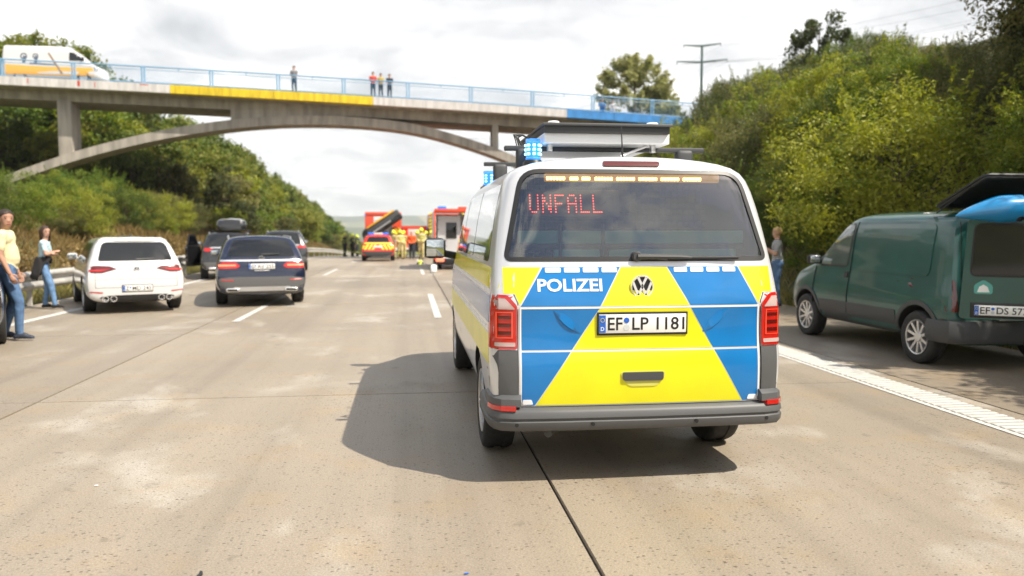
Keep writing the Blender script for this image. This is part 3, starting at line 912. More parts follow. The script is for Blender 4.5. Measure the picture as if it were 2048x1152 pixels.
for i in range(26):
    y = 14 + i * 1.15 + r2.uniform(-.5, .5); x = -8.7 - r2.random() * 1.3
    e = empty('dead_weed', (x, y, terr(x, y)), r2.uniform(0, 6), 'tall dead brown weed growing just behind the guard rail', 'weed', 'dead weeds behind the guard rail')
    e.scale = (1, 1, r2.uniform(.8, 1.2))
    for nm, me in zip(('stem', 'leaves'), weeds[i % 2]):
        o = bpy.data.objects.new(nm, me); col.objects.link(o); o.parent = e

# ---------------------------------------------------------------- pylon and its lines
PX, PY = 55.3, 150.
pz = terr(PX, PY)
pyl = empty('power_pylon', (PX, PY, pz), R(-20), 'slim dark green single-pole power pylon with two cross-arms', 'pylon')
mat('pylon_green', (.035, .085, .075), .6)
top = 36.6 - pz
MB().tube([(0, 0, -1), (0, 0, top * .5), (0, 0, top)], [.42, .33, .2], 12).build('pole', M['pylon_green'], pyl)
for zz_, half in ((top - .1, 3.5), (top - 3.1, 4.7)):
    MB().tube([(-half, 0, zz_ + .25), (0, 0, zz_ - .1), (half, 0, zz_ + .25)], [.10, .2, .10], 8).build('cross_arm', M['pylon_green'], pyl)
    for s in (-1, 1):
        for q in ((.97, .5) if half > 4 else (.97,)):
            MB().tube([(s * half * q, 0, zz_ + .2), (s * half * q, -.5, zz_ - .35)], .07, 6).build('insulator', M['dark_plastic'], pyl)
mat('wire', (.25, .26, .28), .6)
ca, sa = math.cos(R(-20)), math.sin(R(-20))
for zz_, half in ((top - .4, 3.4), (top - 3.4, 4.6), (top - 3.4, 2.4)):
    for s in (-1, 1):
        p0 = Vector((PX + ca * s * half, PY + sa * s * half, pz + zz_))
        pts = []
        for t in np.linspace(-1, 1, 25):
            d = Vector((-.34, .94, 0)) if t < 0 else Vector((.34, -.94, 0))
            q = p0 + Vector((.34 * 160, -.94 * 160, 0)) * t
            q.z += -7 * (1 - (2 * abs(t) - 1) ** 2) + 4 * abs(t)
            pts.append(q)
        o = MB().tube(pts, .016, 4).build('power_line', M['wire'])
        tag(o, 'thin power line strung from the green pylon', 'cable', 'power lines from the pylon')
# ---------------------------------------------------------------- vehicle kit
def cage_mesh(st, crease_rear=.35, crease_rows=(), level=2, bulge=.03):
    """st: stations from the rear forward, each a list of (x, y, z) from the bottom centre up to the roof centre"""
    bm = bmesh.new(); cl = bm.edges.layers.float.new('crease_edge')
    N = len(st[0]); g = {}
    for k, row in enumerate(st):
        for i, (x, y, z) in enumerate(row):
            if i in (0, N - 1):
                v = bm.verts.new((0, y, z)); g[k, i, 1] = g[k, i, -1] = v
            else:
                g[k, i, 1] = bm.verts.new((x, y, z)); g[k, i, -1] = bm.verts.new((-x, y, z))
    K = len(st)
    for s in (1, -1):
        for k in range(K - 1):
            for i in range(N - 1):
                q = [g[k, i, s], g[k, i + 1, s], g[k + 1, i + 1, s], g[k + 1, i, s]]
                bm.faces.new(q if s > 0 else q[::-1])
    for k, sg in ((0, -1), (K - 1, 1)):
        c = {1: g[k, 0, 1], N - 2: g[k, N - 1, 1]}
        for i in range(2, N - 2):
            x, y, z = st[k][i]; c[i] = bm.verts.new((0, y + sg * bulge, z))
        for i in range(1, N - 2):
            for s in (1, -1):
                q = [g[k, i, s], c[i], c[i + 1], g[k, i + 1, s]]
                bm.faces.new(q)
        for i in range(1, N - 2):
            for s in (1, -1):
                e = bm.edges.get((g[k, i, s], g[k, i + 1, s]))
                if e and k == 0: e[cl] = crease_rear
        for i in crease_rows:
            for s in (1, -1):
                e = bm.edges.get((g[k, i, s], c[i]))
                if e: e[cl] = .6
    bmesh.ops.recalc_face_normals(bm, faces=bm.faces)
    me = bpy.data.meshes.new('body'); bm.to_mesh(me); bm.free()
    ob = bpy.data.objects.new('body', me); col.objects.link(ob)
    md = ob.modifiers.new('s', 'SUBSURF'); md.levels = md.render_levels = level
    dg = bpy.context.evaluated_depsgraph_get(); dg.update()
    out = bpy.data.meshes.new_from_object(ob.evaluated_get(dg))
    bpy.data.objects.remove(ob)
    return out
def bvh_of(me):
    return BVHTree.FromPolygons([v.co[:] for v in me.vertices], [tuple(p.vertices) for p in me.polygons])
def cut(me, cutter):
    """boolean difference with an MB cutter whose material index 1 is the inside lining"""
    ob = bpy.data.objects.new('a', me); col.objects.link(ob)
    if len(me.materials) < 2: me.materials.append(M['arch'])
    co = cutter.build('b', [me.materials[0], me.materials[1]], smooth=False)
    md = ob.modifiers.new('b', 'BOOLEAN'); md.operation = 'DIFFERENCE'; md.object = co; md.solver = 'EXACT'
    dg = bpy.context.evaluated_depsgraph_get(); dg.update()
    out = bpy.data.meshes.new_from_object(ob.evaluated_get(dg))
    bpy.data.objects.remove(ob); bpy.data.objects.remove(co)
    return out
def vehicle_body(parent, st, paint, wheels, lining='arch', cutter=None, **k):
    me = cage_mesh(st, **k)
    bvh = bvh_of(me)
    me.materials.clear(); me.materials.append(paint); me.materials.append(M[lining])
    mb = MB()
    W = max(p[0] for s in st for p in s)
    for (y, z, r) in wheels:
        for s in (-1, 1):
            n = 28; x0, x1 = s * (W - .30), s * (W + .2)
            c = circ(y, z, r, n)
            mb.prism(c, x0, x1, 'x', 1)
    me = cut(me, mb)
    if cutter: me = cut(me, cutter)
    smooth_me(me, 38)
    o = bpy.data.objects.new('body', me); col.objects.link(o); o.parent = parent
    return o, bvh

_wm = {}
def wheel(parent, x, y, r, w=.20, style='ten', z=None):
    key = (r, w, style)
    if key not in _wm:
        t = MB(); ri = r * .66
        t.lathe([(ri, -w / 2 * .85), (r * .86, -w / 2), (r * .96, -w / 2 * .9), (r, -w / 2 * .62), (r, -.03), (r - .008, -.028), (r - .008, .028), (r, .03), (r, w / 2 * .62), (r * .96, w / 2 * .9), (r * .86, w / 2), (ri, w / 2 * .85)], 'x', 40, close=True)
        b = MB(); x0 = w / 2
        b.lathe([(ri * 1.02, x0 * .80), (ri * 1.0, x0 * .95), (ri * .93, x0 * .9), (ri * .90, x0 * .1), (ri * .9, -x0 * .8), (ri * 1.0, -x0 * .8)], 'x', 40)
        b.lathe([(.001, x0 * .78), (.05, x0 * .78), (.062, x0 * .6), (.062, 0), (.001, 0)], 'x', 20)
        ns = {'ten': 10, 'five': 5, 'steel': 0}[style]
        for i in range(ns):
            a = 2 * math.pi * i / ns
            m_ = Matrix.Rotation(a, 4, 'X')
            ww = .030 if style == 'ten' else .065
            vs = [(x0 * .70, -ww * .6, .05), (x0 * .70, ww * .6, .05), (x0 * .86, ww * .5, ri * .96), (x0 * .86, -ww * .5, ri * .96), (x0 * .35, -ww * .8, .05), (x0 * .35, ww * .8, .05), (x0 * .5, ww * .7, ri * .96), (x0 * .5, -ww * .7, ri * .96)]
            b.add(vs, [(0, 1, 2, 3), (4, 7, 6, 5), (0, 4, 5, 1), (1, 5, 6, 2), (2, 6, 7, 3), (3, 7, 4, 0)], 0, m_)
        if style == 'steel':
            b.lathe([(ri * .95, x0 * .55), (ri * .7, x0 * .75), (ri * .4, x0 * .55), (.05, x0 * .6)], 'x', 30)
        d = MB(); d.lathe([(ri * .9, x0 * .15), (.05, x0 * .15)], 'x', 30, 0)
        to = t.build('wheel', M['rubber'], angle=50); bo = b.build('rim', M['alloy'], angle=30); do = d.build('brake_disc', mat('brake', (.10, .10, .10), .5, .6))
        _wm[key] = (to.data, bo.data, do.data)
        for o in (to, bo, do): bpy.data.objects.remove(o)
    tm, bm_, dm = _wm[key]
    o = bpy.data.objects.new('wheel', tm); col.objects.link(o); o.parent = parent
    o.location = (x, y, r if z is None else z); o.rotation_euler = (0, 0, 0 if x > 0 else math.pi)
    for nm, me in (('rim', bm_), ('brake_disc', dm)):
        c = bpy.data.objects.new(nm, me); col.objects.link(c); c.parent = o
    return o
def four_wheels(parent, W, yr, yf, r, w=.21, style='ten'):
    for y in (yr, yf):
        for s in (-1, 1): wheel(parent, s * (W / 2 - w / 2 - .015), y, r, w, style)

def text_on(parent, s, h, w, c, m, name='lettering', bold=0., face='rear', depth=.002):
    V2, F = text2d(s, h, w, bold=bold)
    b = MB()
    if face == 'rear': vs = [(c[0] + a, c[1], c[2] + q) for a, q in V2]
    elif face == 'left': vs = [(c[0], c[1] - a, c[2] + q) for a, q in V2]
    elif face == 'right': vs = [(c[0], c[1] + a, c[2] + q) for a, q in V2]
    b.add(vs, F)
    return b.build(name, m, parent, smooth=False, fixn=False)
def plate(parent, bvh, x, z, txt, w=.52, h=.11, frame=True, y=None, tilt=0.):
    if y is None:
        hit = bvh.ray_cast(Vector((x, -9, z)), Vector((0, 1, 0))); hit2 = bvh.ray_cast(Vector((x, -9, z - h / 2)), Vector((0, 1, 0)))
        y = min(hit[0].y, hit2[0].y) - .008
    p = MB().box((x, y, z), (w, .010, h), .004).build('license_plate', M['plate_white'], parent)
    if frame:
        MB().box((x, y + .004, z), (w + .022, .012, h + .026), .005).build('plate_frame', M['black'], p)
    MB().box((x - w / 2 + .022, y - .0045, z), (.042, .004, h - .008), .001, seg=1).build('country_strip', M['plate_blue'], p)
    star = MB()
    for i in range(12):
        a = math.pi * i / 6; star.box((x - w / 2 + .022 + .012 * math.cos(a), y - .0075, z + h * .2 + .012 * math.sin(a)), (.0036, .002, .0036))
    star.build('star_ring', mat('star_yellow', (.8, .65, .05), .5), p, smooth=False)
    text_on(p, 'D', h * .2, None, (x - w / 2 + .022, y - .0072, z - h * .26), M['plate_white'], bold=.01)
    a, b_ = txt
    # town code, seal, rest of the number
    tot = w - .06; wa = tot * len(a) / (len(a) + len(b_) + .9); wb = tot * len(b_) / (len(a) + len(b_) + .9)
    x0 = x - w / 2 + .052
    text_on(p, a, h * .68, wa * .92, (x0 + wa / 2, y - .0062, z), M['black'], bold=.012)
    MB().lathe([(.001, -.0075), (h * .15, -.0075), (h * .15, -.003)], 'y', 16, c=(x0 + wa + .022, y, z + h * .18)).build('seal', M['plate_blue'], p)
    MB().lathe([(.001, -.0070), (h * .17, -.0070), (h * .17, -.003)], 'y', 16, c=(x0 + wa + .022, y, z - h * .2)).build('seal', mat('seal_grey', (.55, .58, .6), .5), p)
    text_on(p, b_, h * .68, wb * .95, (x0 + wa + .05 + wb / 2, y - .0062, z), M['black'], bold=.012)
    return p
def strokes(mb, pts, w, y0, y1, c, s):
    for (a, b_) in zip(pts, pts[1:]):
        A = Vector(a); B = Vector(b_); d = (B - A).normalized(); n = Vector((-d.y, d.x)) * w / 2
        q = [A - n - d * w * .2, B - n + d * w * .2, B + n + d * w * .2, A + n - d * w * .2]
        mb.prism([(c[0] + p.x * s, c[1] + p.y * s) for p in q], y0, y1, 'y')
def vw_emblem(parent, bvh, x, z, r):
    hit = bvh.ray_cast(Vector((x, -9, z)), Vector((0, 1, 0))); y = hit[0].y
    e = MB().lathe([(r, .02), (r, -.012), (r * .95, -.018), (r * .86, -.016), (r * .84, -.008)], 'y', 40, c=(x, y, z)).build('emblem', M['chrome'], parent)
    MB().lathe([(r * .95, .0), (r * .95, -.007), (.001, -.010)], 'y', 40, c=(x, y, z)).build('emblem_back', M['black'], e)
    b = MB()
    strokes(b, [(-.36, .80), (0, .10), (.36, .80)], .20, y - .016, y - .005, (x, z), r)
    strokes(b, [(-.78, .38), (-.33, -.72), (0, .02), (.33, -.72), (.78, .38)], .20, y - .0165, y - .005, (x, z), r)
    b.build('emblem_letters', mat('emblem_silver', (.72, .73, .75), .35, metal=.25), e, smooth=False)
def ring2(outer, inner):
    n = len(outer)
    return (list(outer) + list(inner), [(i, (i + 1) % n, n + (i + 1) % n, n + i) for i in range(n)])
def inset(poly, d):
    """pull a polygon towards its inside by d"""
    n = len(poly); out = []
    area = sum(poly[i][0] * poly[(i + 1) % n][1] - poly[(i + 1) % n][0] * poly[i][1] for i in range(n))
    sg = 1 if area > 0 else -1
    for i in range(n):
        p = Vector(poly[i]); a = Vector(poly[i - 1]); b = Vector(poly[(i + 1) % n])
        t = (b - a)
        if t.length < 1e-9: out.append(tuple(p)); continue
        t.normalize(); nrm = Vector((-t.y, t.x)) * sg
        out.append(tuple(p + nrm * d))
    return out

def hatch_cage(L, W, H, belt=.94, yb=.10, yr=.55, ywb=None, ywt=None, zs=.21, hood=.96, tum=.22, bump=.0, rear_in=.06):
    ywb = ywb or L - 1.12; ywt = ywt or L - 1.95
    h = W / 2
    def row(y, x_in=0., yb_=None, yr_=None, top=None, tumb=None, low=0., nose=None):
        yb_ = y if yb_ is None else yb_; yr_ = y if yr_ is None else yr_
        tp = top if top is not None else H; tb = tumb if tumb is not None else tum
        bl = min(belt, tp - .02)
        return [(0, y, zs + low), (h - .14 - x_in, y, zs + low), (h - .03 - x_in, y, zs + .12 + low), (h - x_in, y, .58), (h - .015 - x_in, y + (yb_ - y) * .4, min(.80, bl - .08)),
                (h - .07 - x_in * 1.1, yb_, bl), (h - tb - x_in * .6, yb_ + (yr_ - yb_) * .82, bl + (tp - bl) * .82), (h - tb - .14 - x_in * .6, yr_, tp - .035), (0, yr_ - .02, tp)]
    st = [row(0, rear_in, yb, yr), row(.16, .01, yb + .16, yr + .16), row(.75, 0, max(.75, yb + .55), max(.75, yr + .5), H + .005)]
    st.append(row(L * .5, 0, L * .5, L * .5, H + .015))
    st.append(row(ywt, 0, ywt, ywt, H))
    ym = (ywb + ywt) / 2
    st.append(row(ywb - .25, 0, ywb - .25, ym, belt + (H - belt) * .55, tum * .75))
    st.append(row(ywb + .12, .01, ywb + .1, ywb, belt + .035, .10))
    st.append(row(L - .45, .03, L - .45, L - .42, hood - .10, .16))
    st.append(row(L - .06, .16, L - .1, L - .14, hood - .26, .25))
    return st

# ---------------------------------------------------------------- police van
mat('silver', (.70, .71, .73), .28, metal=.35, coat=.6)
mat('liv_yellow', (.76, .71, .005), .32, coat=.35, var=.05, vscale=3.)
mat('liv_blue', (.0, .165, .47), .25, coat=.6, var=.08, vscale=3.)
mat('white_film', (.85, .86, .87), .3)
mat('cladding', (.085, .087, .09), .5, bump=.06, bscale=400)
mat('inside', (.012, .014, .016), .8)
mat('teal_board', (.22, .70, .62), .55)
mat('amber', (1., .55, .05), .4, emit=(1., .50, .07), estr=14.)
mat('amber_house_glow', (.10, .055, .01), .4, emit=(1., .45, .05), estr=.30)  # housing emits faintly itself, imitating the spill of the amber segments
mat('led_red', (.8, .05, .03), .4, emit=(1., .10, .07), estr=3.2)
mat('beacon_blue', (.02, .16, .75), .08, coat=1., emit=(.05, .32, 1.), estr=.6)
mat('beacon_led', (.3, .75, 1.), .2, emit=(.25, .70, 1.), estr=2.2)
glass_mat('rear_glass', (.66, .73, .71), 2.6)
mat('side_glass', (.02, .022, .024), .02, spec=1., coat=1.)
van = empty('police_van', (1.445, 4.90, 0), 0, 'silver police van with yellow and blue rear markings and red UNFALL display', 'police van')
RZ = [.34, .34, .42, .78, .84, 1.09, 1.12, 1.37, 1.90, 2.035, 2.085]
RX = [0, .84, .94, .955, .955, .95, .945, .930, .850, .745, 0]
RY = [0, .0, -.01, -.02, .012, .015, .0, .085, .255, .315, .30]
def vrow(y, fx=0., rear=False, ytop=None, ztop=None):
    return [(max(0, RX[i] - fx), (RY[i] + y), RZ[i]) for i in range(11)]
st = [vrow(0, .035), vrow(.10, .0), vrow(.45), [(RX[i], 2.2, RZ[i] + (.012 if i > 8 else 0)) for i in range(11)], [(RX[i], 3.5, RZ[i]) for i in range(11)]]
st.append([(RX[i], 4.45 if i < 7 else (4.42, 4.02, 3.9, 3.9)[i - 7], RZ[i] if i < 7 else (1.28, 1.78, 1.93, 1.98)[i - 7]) for i in range(11)])
st.append([(RX[i] - .02 if i else 0, 4.95 if i < 6 else (4.92, 4.8, 4.72, 4.70, 4.74)[i - 6], RZ[i] if i < 5 else (1.02, 1.06, 1.12, 1.16, 1.19, 1.2)[i - 5]) for i in range(11)])
st[-1] = [(max(0, x - (.12 if i > 7 else 0)) if i < 10 else 0, y, z) for i, (x, y, z) in enumerate(st[-1])]
st.append([(max(0, min(RX[i], .9) - .12 - .05 * max(0, i - 6)) if 0 < i < 10 else 0, 5.28 - .02 * max(0, i - 3), (.30, .30, .40, .62, .70, .80, .88, .94, .97, .99, 1.0)[i]) for i in range(11)])
WIN = rpoly([(-.865, 1.385), (.865, 1.385), (.735, 1.975), (-.735, 1.975)], [.06, .06, .13, .13], 6)
cutter = MB(); cutter.prism([(x * .985, z) for x, z in inset(WIN, .012)], -.3, 2.9, 'y', 1)
cut2 = MB(); 
vbody, vb = vehicle_body(van, st, M['silver'], [(.93, .345, .40), (4.33, .345, .40)], 'inside', cutter, crease_rear=.25)
four_wheels(van, 1.90, .93, 4.33, .345, .225, 'five')
g_ = decal(vb, inset(WIN, .004), 'rear', -.004, M['rear_glass'], 'rear_window', van, .06, 0.)
seal = decal(vb, ring2(WIN, inset(WIN, .028)), 'rear', .003, M['black'], 'window_seal', van, .06, .004)
YA, YB2 = (-.123, 1.352), (.170, 1.352)
A1, B1 = (-.262, 1.104), (.303, 1.104)
A2, B2 = (-.675, .497), (.655, .497)
def lx(p, q, z): return p[0] + (q[0] - p[0]) * (z - p[1]) / (q[1] - p[1])
gl = .770
yel, blu = M['liv_yellow'], M['liv_blue']
def panel(poly, m, name='livery_panel', off=.002):
    return decal(vb, poly, 'rear', off, m, name, van, .06, .003)
zt, zm = 1.350, 1.106
panel([(-.868, zt), (-.868, 1.19), (-.80, 1.19), (-gl, zm + .012), (-.632, zt)], yel)
panel([(.868, zt), (.655, zt), (.768, zm + .012), (.80, 1.19), (.868, 1.19)][::-1], yel)
panel([(-.620, zt), (-.765, zm + .004), (A1[0] - .008, zm + .004), (YA[0] - .008, zt)], blu)
panel([(YA[0], zt), (A1[0], zm + .004), (B1[0], zm + .004), (YB2[0], zt)], yel)
panel([(YB2[0] + .008, zt), (B1[0] + .008, zm + .004), (.762, zm + .004), (.645, zt)], blu)
for z1, z0 in ((1.094, .842), (.828, .500)):
    xa1, xa0, xb1, xb0 = lx(A1, A2, z1), lx(A1, A2, z0), lx(B1, B2, z1), lx(B1, B2, z0)
    panel(rpoly([(-gl + .01, z1), (-gl + .01, z0), (xa0 - .007, z0), (xa1 - .007, z1)], [0, .05 if z0 < .6 else 0, 0, 0]), blu)
    panel([(xa1, z1), (xa0, z0), (xb0, z0), (xb1, z1)], yel)
    panel(rpoly([(xb1 + .007, z1), (xb0 + .007, z0), (gl - .01, z0), (gl - .01, z1)], [0, 0, .05 if z0 < .6 else 0, 0]), blu)
# pale outlines beside the panels, shut lines
for x in (-gl + .004, gl - .004):
    panel([(x - .0035, 1.10), (x - .0035, .52), (x + .0035, .52), (x + .0035, 1.10)], M['white_film'], 'outline', .003)
panel([(-gl, 1.1045), (-gl, 1.0955), (gl, 1.0955), (gl, 1.1045)], M['white_film'], 'outline', .003)
for x in (-.782, .782):
    panel([(x - .003, 1.13), (x - .003, .50), (x + .003, .50), (x + .003, 1.13)], M['black'], 'shut_line', .001)
    s = 1 if x > 0 else -1
    panel([(x - .003, 1.13), (x + .003, 1.13), (s * .806 + .003, 1.185), (s * .806 - .003, 1.185)], M['black'], 'shut_line', .001)
panel([(-.775, .493), (-.775, .485), (.775, .485), (.775, .493)], M['black'], 'shut_line', .001)
for i in range(4):
    x = -.606 + i * .119
    panel(rpoly([(x, 1.318), (x + .098, 1.318), (x + .098, 1.347), (x, 1.347)], .006, 2), M['white_film'], 'white_square', .005)
    x = .218 + i * .108
    panel(rpoly([(x, 1.318), (x + .086, 1.318), (x + .086, 1.347), (x, 1.347)], .006, 2), M['white_film'], 'white_square', .005)
for s in (-1, 1):
    panel(rpoly([(s * .755, .505), (s * .69, .505), (s * .70, .535), (s * .755, .535)], .008, 2), M['white_film'], 'white_square', .005)
o = decal(vb, text2d('POLIZEI', .078, .405, bold=.022), 'rear', .005, M['white_film'], 'police_lettering', van, .06, .002, at=(-.455, 1.240))
vw_emblem(van, vb, 0, 1.226, .074)
plate(van, vb, 0, 1.000, ('EF', 'LP 1181'), .56, .118)
# curved ledges beside the plate
for s in (-1, 1):
    led_ = MB(); vs = []; n_ = 14
    for i in range(n_ + 1):
        t_ = i / n_; P_ = Vector((.560, 1.088)) * (1 - t_) ** 2 + Vector((.50, .975)) * 2 * t_ * (1 - t_) + Vector((.392, .945)) * t_ * t_
        w_ = .045 * math.sin(math.pi * t_) ** .9 + .001
        for (dx_, dz_, dy_) in ((-.55 * w_, w_, -.0045), (0, 0, -.0045 - .16 * w_), (.003, -.006, -.0035)):
            x_, z_ = s * (P_.x + dx_), P_.y + dz_
            hy = vb.ray_cast(Vector((x_, -9, z_)), Vector((0, 1, 0)))[0].y
            vs.append((x_, hy + dy_, z_))
    led_.add(vs, [(i * 3 + j, i * 3 + j + 1, (i + 1) * 3 + j + 1, (i + 1) * 3 + j) for i in range(n_) for j in range(2)])
    led_.build('tailgate_ledge', M['liv_blue'], van, angle=50)
# tail lamps
def tail_lamp(s):
    P = [(.789, .848), (.948, .848), (.948, 1.186), (.845, 1.182), (.789, 1.118)]
    P = [(s * a, b) for a, b in P]
    P = P if s > 0 else P[::-1]
    t = decal(vb, rpoly(P, .012, 3), 'rear', .012, M['lamp_red'], 'tail_lamp', van, .05, .02)
    q = [(.800, 1.095), (.940, 1.095), (.940, 1.165), (.862, 1.163)]; q = [(s * a, b) for a, b in q]; q = q if s > 0 else q[::-1]
    decal(vb, rpoly(q, .01, 3), 'rear', .016, M['lamp_clear'], 'reversing_lens', t, .05, .004)
    for i, (z0, z1) in enumerate(((1.035, 1.055), (.985, 1.008), (.938, .960))):
        q = [(s * .825, z0), (s * .905, z0), (s * .905, z1), (s * .825, z1)]; q = q if s > 0 else q[::-1]
        decal(vb, q, 'rear', .016, M['lamp_dark'], 'lamp_bar', t, .05, .004)
    q = [(s * .815, .916), (s * .815, 1.078), (s * .918, 1.078), (s * .918, .916)]; q = q if s < 0 else q[::-1]
    decal(vb, ring2(q, inset(q, .010)), 'rear', .015, mat('lamp_line', (.62, .05, .03), .1, coat=1, emit=(1, .1, .03), estr=.25), 'light_guide', t, .05, .003)
    q = [(s * .800, .866), (s * .925, .866), (s * .925, .890), (s * .800, .890)]; q = q if s > 0 else q[::-1]
    decal(vb, rpoly(q, .006, 2), 'rear', .016, M['lamp_clear'], 'reflector', t, .05, .004)
    q = [(s * .785, .50), (s * .953, .50), (s * .953, .842), (s * .785, .842)]; q = q if s > 0 else q[::-1]
    decal(vb, q, 'rear', .008, M['cladding'], 'corner_cladding', van, .05, .02)
    side = 'left' if s < 0 else 'right'
    decal(vb, [(.02, .852), (.13, .852), (.10, 1.180), (.03, 1.180)], side, .008, M['lamp_red'], 'tail_lamp_side', t, .05, .02)
tail_lamp(-1); tail_lamp(1)
# bumper: a profile swept round the rear
def sweep(path, prof, closed=False):
    mb = MB(); n = len(prof); vs = []
    for i, p in enumerate(path):
        a = Vector(path[max(0, i - 1)]); b = Vector(path[min(len(path) - 1, i + 1)]); t = (b - a).normalized(); nn = Vector((t.y, -t.x))
        for o_, z in prof: vs.append((p[0] + nn.x * o_, p[1] + nn.y * o_, z))
    fs = [(i * n + j, (i + 1) * n + j, (i + 1) * n + (j + 1) % n, i * n + (j + 1) % n) for i in range(len(path) - 1) for j in range(n)]
    fs += [tuple(range(n)), tuple((len(path) - 1) * n + j for j in range(n))[::-1]]
    return mb.add(vs, fs)
path = [(-.950, .62), (-.952, .30), (-.945, .12), (-.925, .03), (-.885, -.025), (-.80, -.052), (-.5, -.068), (0, -.075), (.5, -.068), (.80, -.052), (.885, -.025), (.925, .03), (.945, .12), (.952, .30), (.950, .62)]
bmp = sweep(path, [(-.10, .345), (-.03, .342), (.004, .35), (.016, .365), (.020, .405), (.010, .413), (.010, .420), (.020, .430), (.014, .462), (.0, .482), (-.06, .49), (-.10, .49)]).build('rear_bumper', M['cladding'], van, angle=50)
for s in (-1, 1):
    pth = [(s * .80, -.052), (s * .885, -.025), (s * .925, .03), (s * .945, .12)]
    if s < 0: pth = pth[::-1]
    sweep(pth, [(-.04, .48), (.018, .476), (.016, .503), (-.04, .51)]).build('bumper_reflector', M['lamp_red'], bmp)
    pth = [(s * .77, -.050), (s * .80, -.046), (s * .885, -.02), (s * .925, .035), (s * .945, .12), (s * .948, .30)]
    if s < 0: pth = pth[::-1]
    sweep(pth, [(-.06, .50), (.012, .50), (.008, .545), (-.02, .565), (-.06, .57)]).build('bumper_corner', M['cladding'], bmp)
for x in (-.80, -.33, .33, .80):
    yy = -.075 + abs(x) ** 3 * .05
    MB().lathe([(.001, yy - .027), (.012, yy - .027), (.013, yy - .01)], 'y', 12, c=(x, .003 if abs(x) > .5 else 0, .392)).build('parking_sensor', M['black'], bmp)
MB().tube([(-.60, -.02, .325), (-.52, .10, .33), (-.50, .5, .34)], .028, 10).build('exhaust_pipe', M['dark_plastic'], van)
MB().box((0, .5, .34), (1.3, .8, .07), .02).build('underbody', M['black'], van)
# tailgate handle, wiper, high brake lamp
hp = rpoly([(-.138, .70), (-.138, .668), (-.085, .612), (.085, .612), (.138, .668), (.138, .70)], .02, 3)
hd = decal(vb, inset(hp, -.004), 'rear', .006, mat('hand_edge', (.62, .60, .12), .4), 'handle_recess', van, .05, .01)
decal(vb, rpoly([(-.130, .698), (-.130, .655), (-.120, .645), (.120, .645), (.130, .655), (.130, .698)], .008, 2), 'rear', .014, M['dark_plastic'], 'handle_grip', hd, .05, .012)
bl = decal(vb, rpoly([(-.19, 1.996), (.19, 1.996), (.19, 2.030), (-.19, 2.030)], .015, 4), 'rear', .010, M['lamp_dark'], 'high_brake_lamp', van, .05, .02)
hit = vb.ray_cast(Vector((-.02, -9, 1.41)), Vector((0, 1, 0)))[0]
wp = MB().lathe([(.001, -.035), (.026, -.035), (.032, -.02), (.034, .02)], 'y', 16, c=(-.02, hit.y, 1.415))
wp.tube([(-.02, hit.y - .028, 1.415), (.25, hit.y - .035, 1.412), (.33, hit.y - .030, 1.408)], [.020, .014, .008], 8)
wp = wp.build('wiper', M['dark_plastic'], van)
MB().box((.42, hit.y - .012, 1.403), (.46, .014, .018), .004, seg=1).build('wiper_blade', M['black'], wp)
MB().lathe([(.001, 0), (.03, 0), (.02, .02)], 'y', 12, c=(0, .0, 1.088)).build('plate_camera', M['black'], van)
# what is seen through the rear window
def slant_y(z): return .085 + (z - 1.37) * (.255 - .085) / .53
FONT = {'U': ['10001'] * 6 + ['01110'], 'N': ['10001', '11001', '11001', '10101', '10011', '10011', '10001'], 'F': ['11111', '10000', '10000', '11110', '10000', '10000', '10000'],
        'A': ['01110', '10001', '10001', '11111', '10001', '10001', '10001'], 'L': ['10000'] * 6 + ['11111']}
disp = MB().box((-.39, slant_y(1.75) + .075, 1.75), (.62, .02, .19), .005, rot=Matrix.Rotation(R(-17), 4, 'X'), seg=1).build('display_board', M['black'], van)
led = MB(); x0, dx = -.670, .0128
for ci, ch in enumerate('UNFALL'):
    for rI, rowp in enumerate(FONT[ch]):
        for cI, bit in enumerate(rowp):
            if bit == '1':
                z = 1.805 - rI * .0180
                led.lathe([(.001, -.005), (.0034, -.004), (.0040, .003)], 'y', 8, c=(x0 + ci * .083 + cI * dx, slant_y(z) + .055, z))
led.build('led_lettering', M['led_red'], disp, smooth=False)
bar = MB().box((.02, slant_y(1.925) + .06, 1.922), (1.18, .035, .055), .01).build('warning_light_bar', M['amber_house_glow'], van)
for i, (xa, xb) in enumerate(((-.58, -.455), (-.425, -.37), (-.345, -.29), (-.26, -.14), (-.115, .01), (.035, .16), (.185, .31), (.335, .46))):
    sg = MB(); n = 6
    for k in range(n):
        x = xa + (xb - xa) * (k + .5) / n
        sg.box((x + .02, slant_y(1.917) + .040, 1.915), ((xb - xa) / n * .8, .008, .020), .002, seg=1)
    sg.build('amber_segment', M['amber'], bar, smooth=False)
gr = MB()
for x in np.arange(-.72, .73, .045): gr.tube([(x, .95, 1.40), (x, .95, 1.96)], .0035, 5)
for z in np.arange(1.42, 1.96, .045): gr.tube([(-.76, .955, z), (.76, .955, z)], .0035, 5)
o = gr.build('partition_grille', M['black'], van); o['kind'] = 'stuff'
MB().box((0, .25, 1.535), (1.50, .04, .085), .008).build('teal_shelf', M['teal_board'], van)
MB().box((0, .26, 1.475), (1.52, .03, .03), .006).build('shelf_frame', M['black'], van)
for xa, xb in ((-.52, -.22), (-.16, .70)):
    MB().box(((xa + xb) / 2, .235, 1.425), (xb - xa, .03, .065), .006).build('teal_drawer', M['teal_board'], van)
for x in (-.48, -.20):
    MB().box((x, .222, 1.49), (.022, .03, .26), .004, seg=1).build('shelf_post', M['black'], van)
for x in (-.45, .42):
    MB().box((x, 1.8, 1.62), (.30, .12, .24), .05).build('headrest', M['inside'], van)
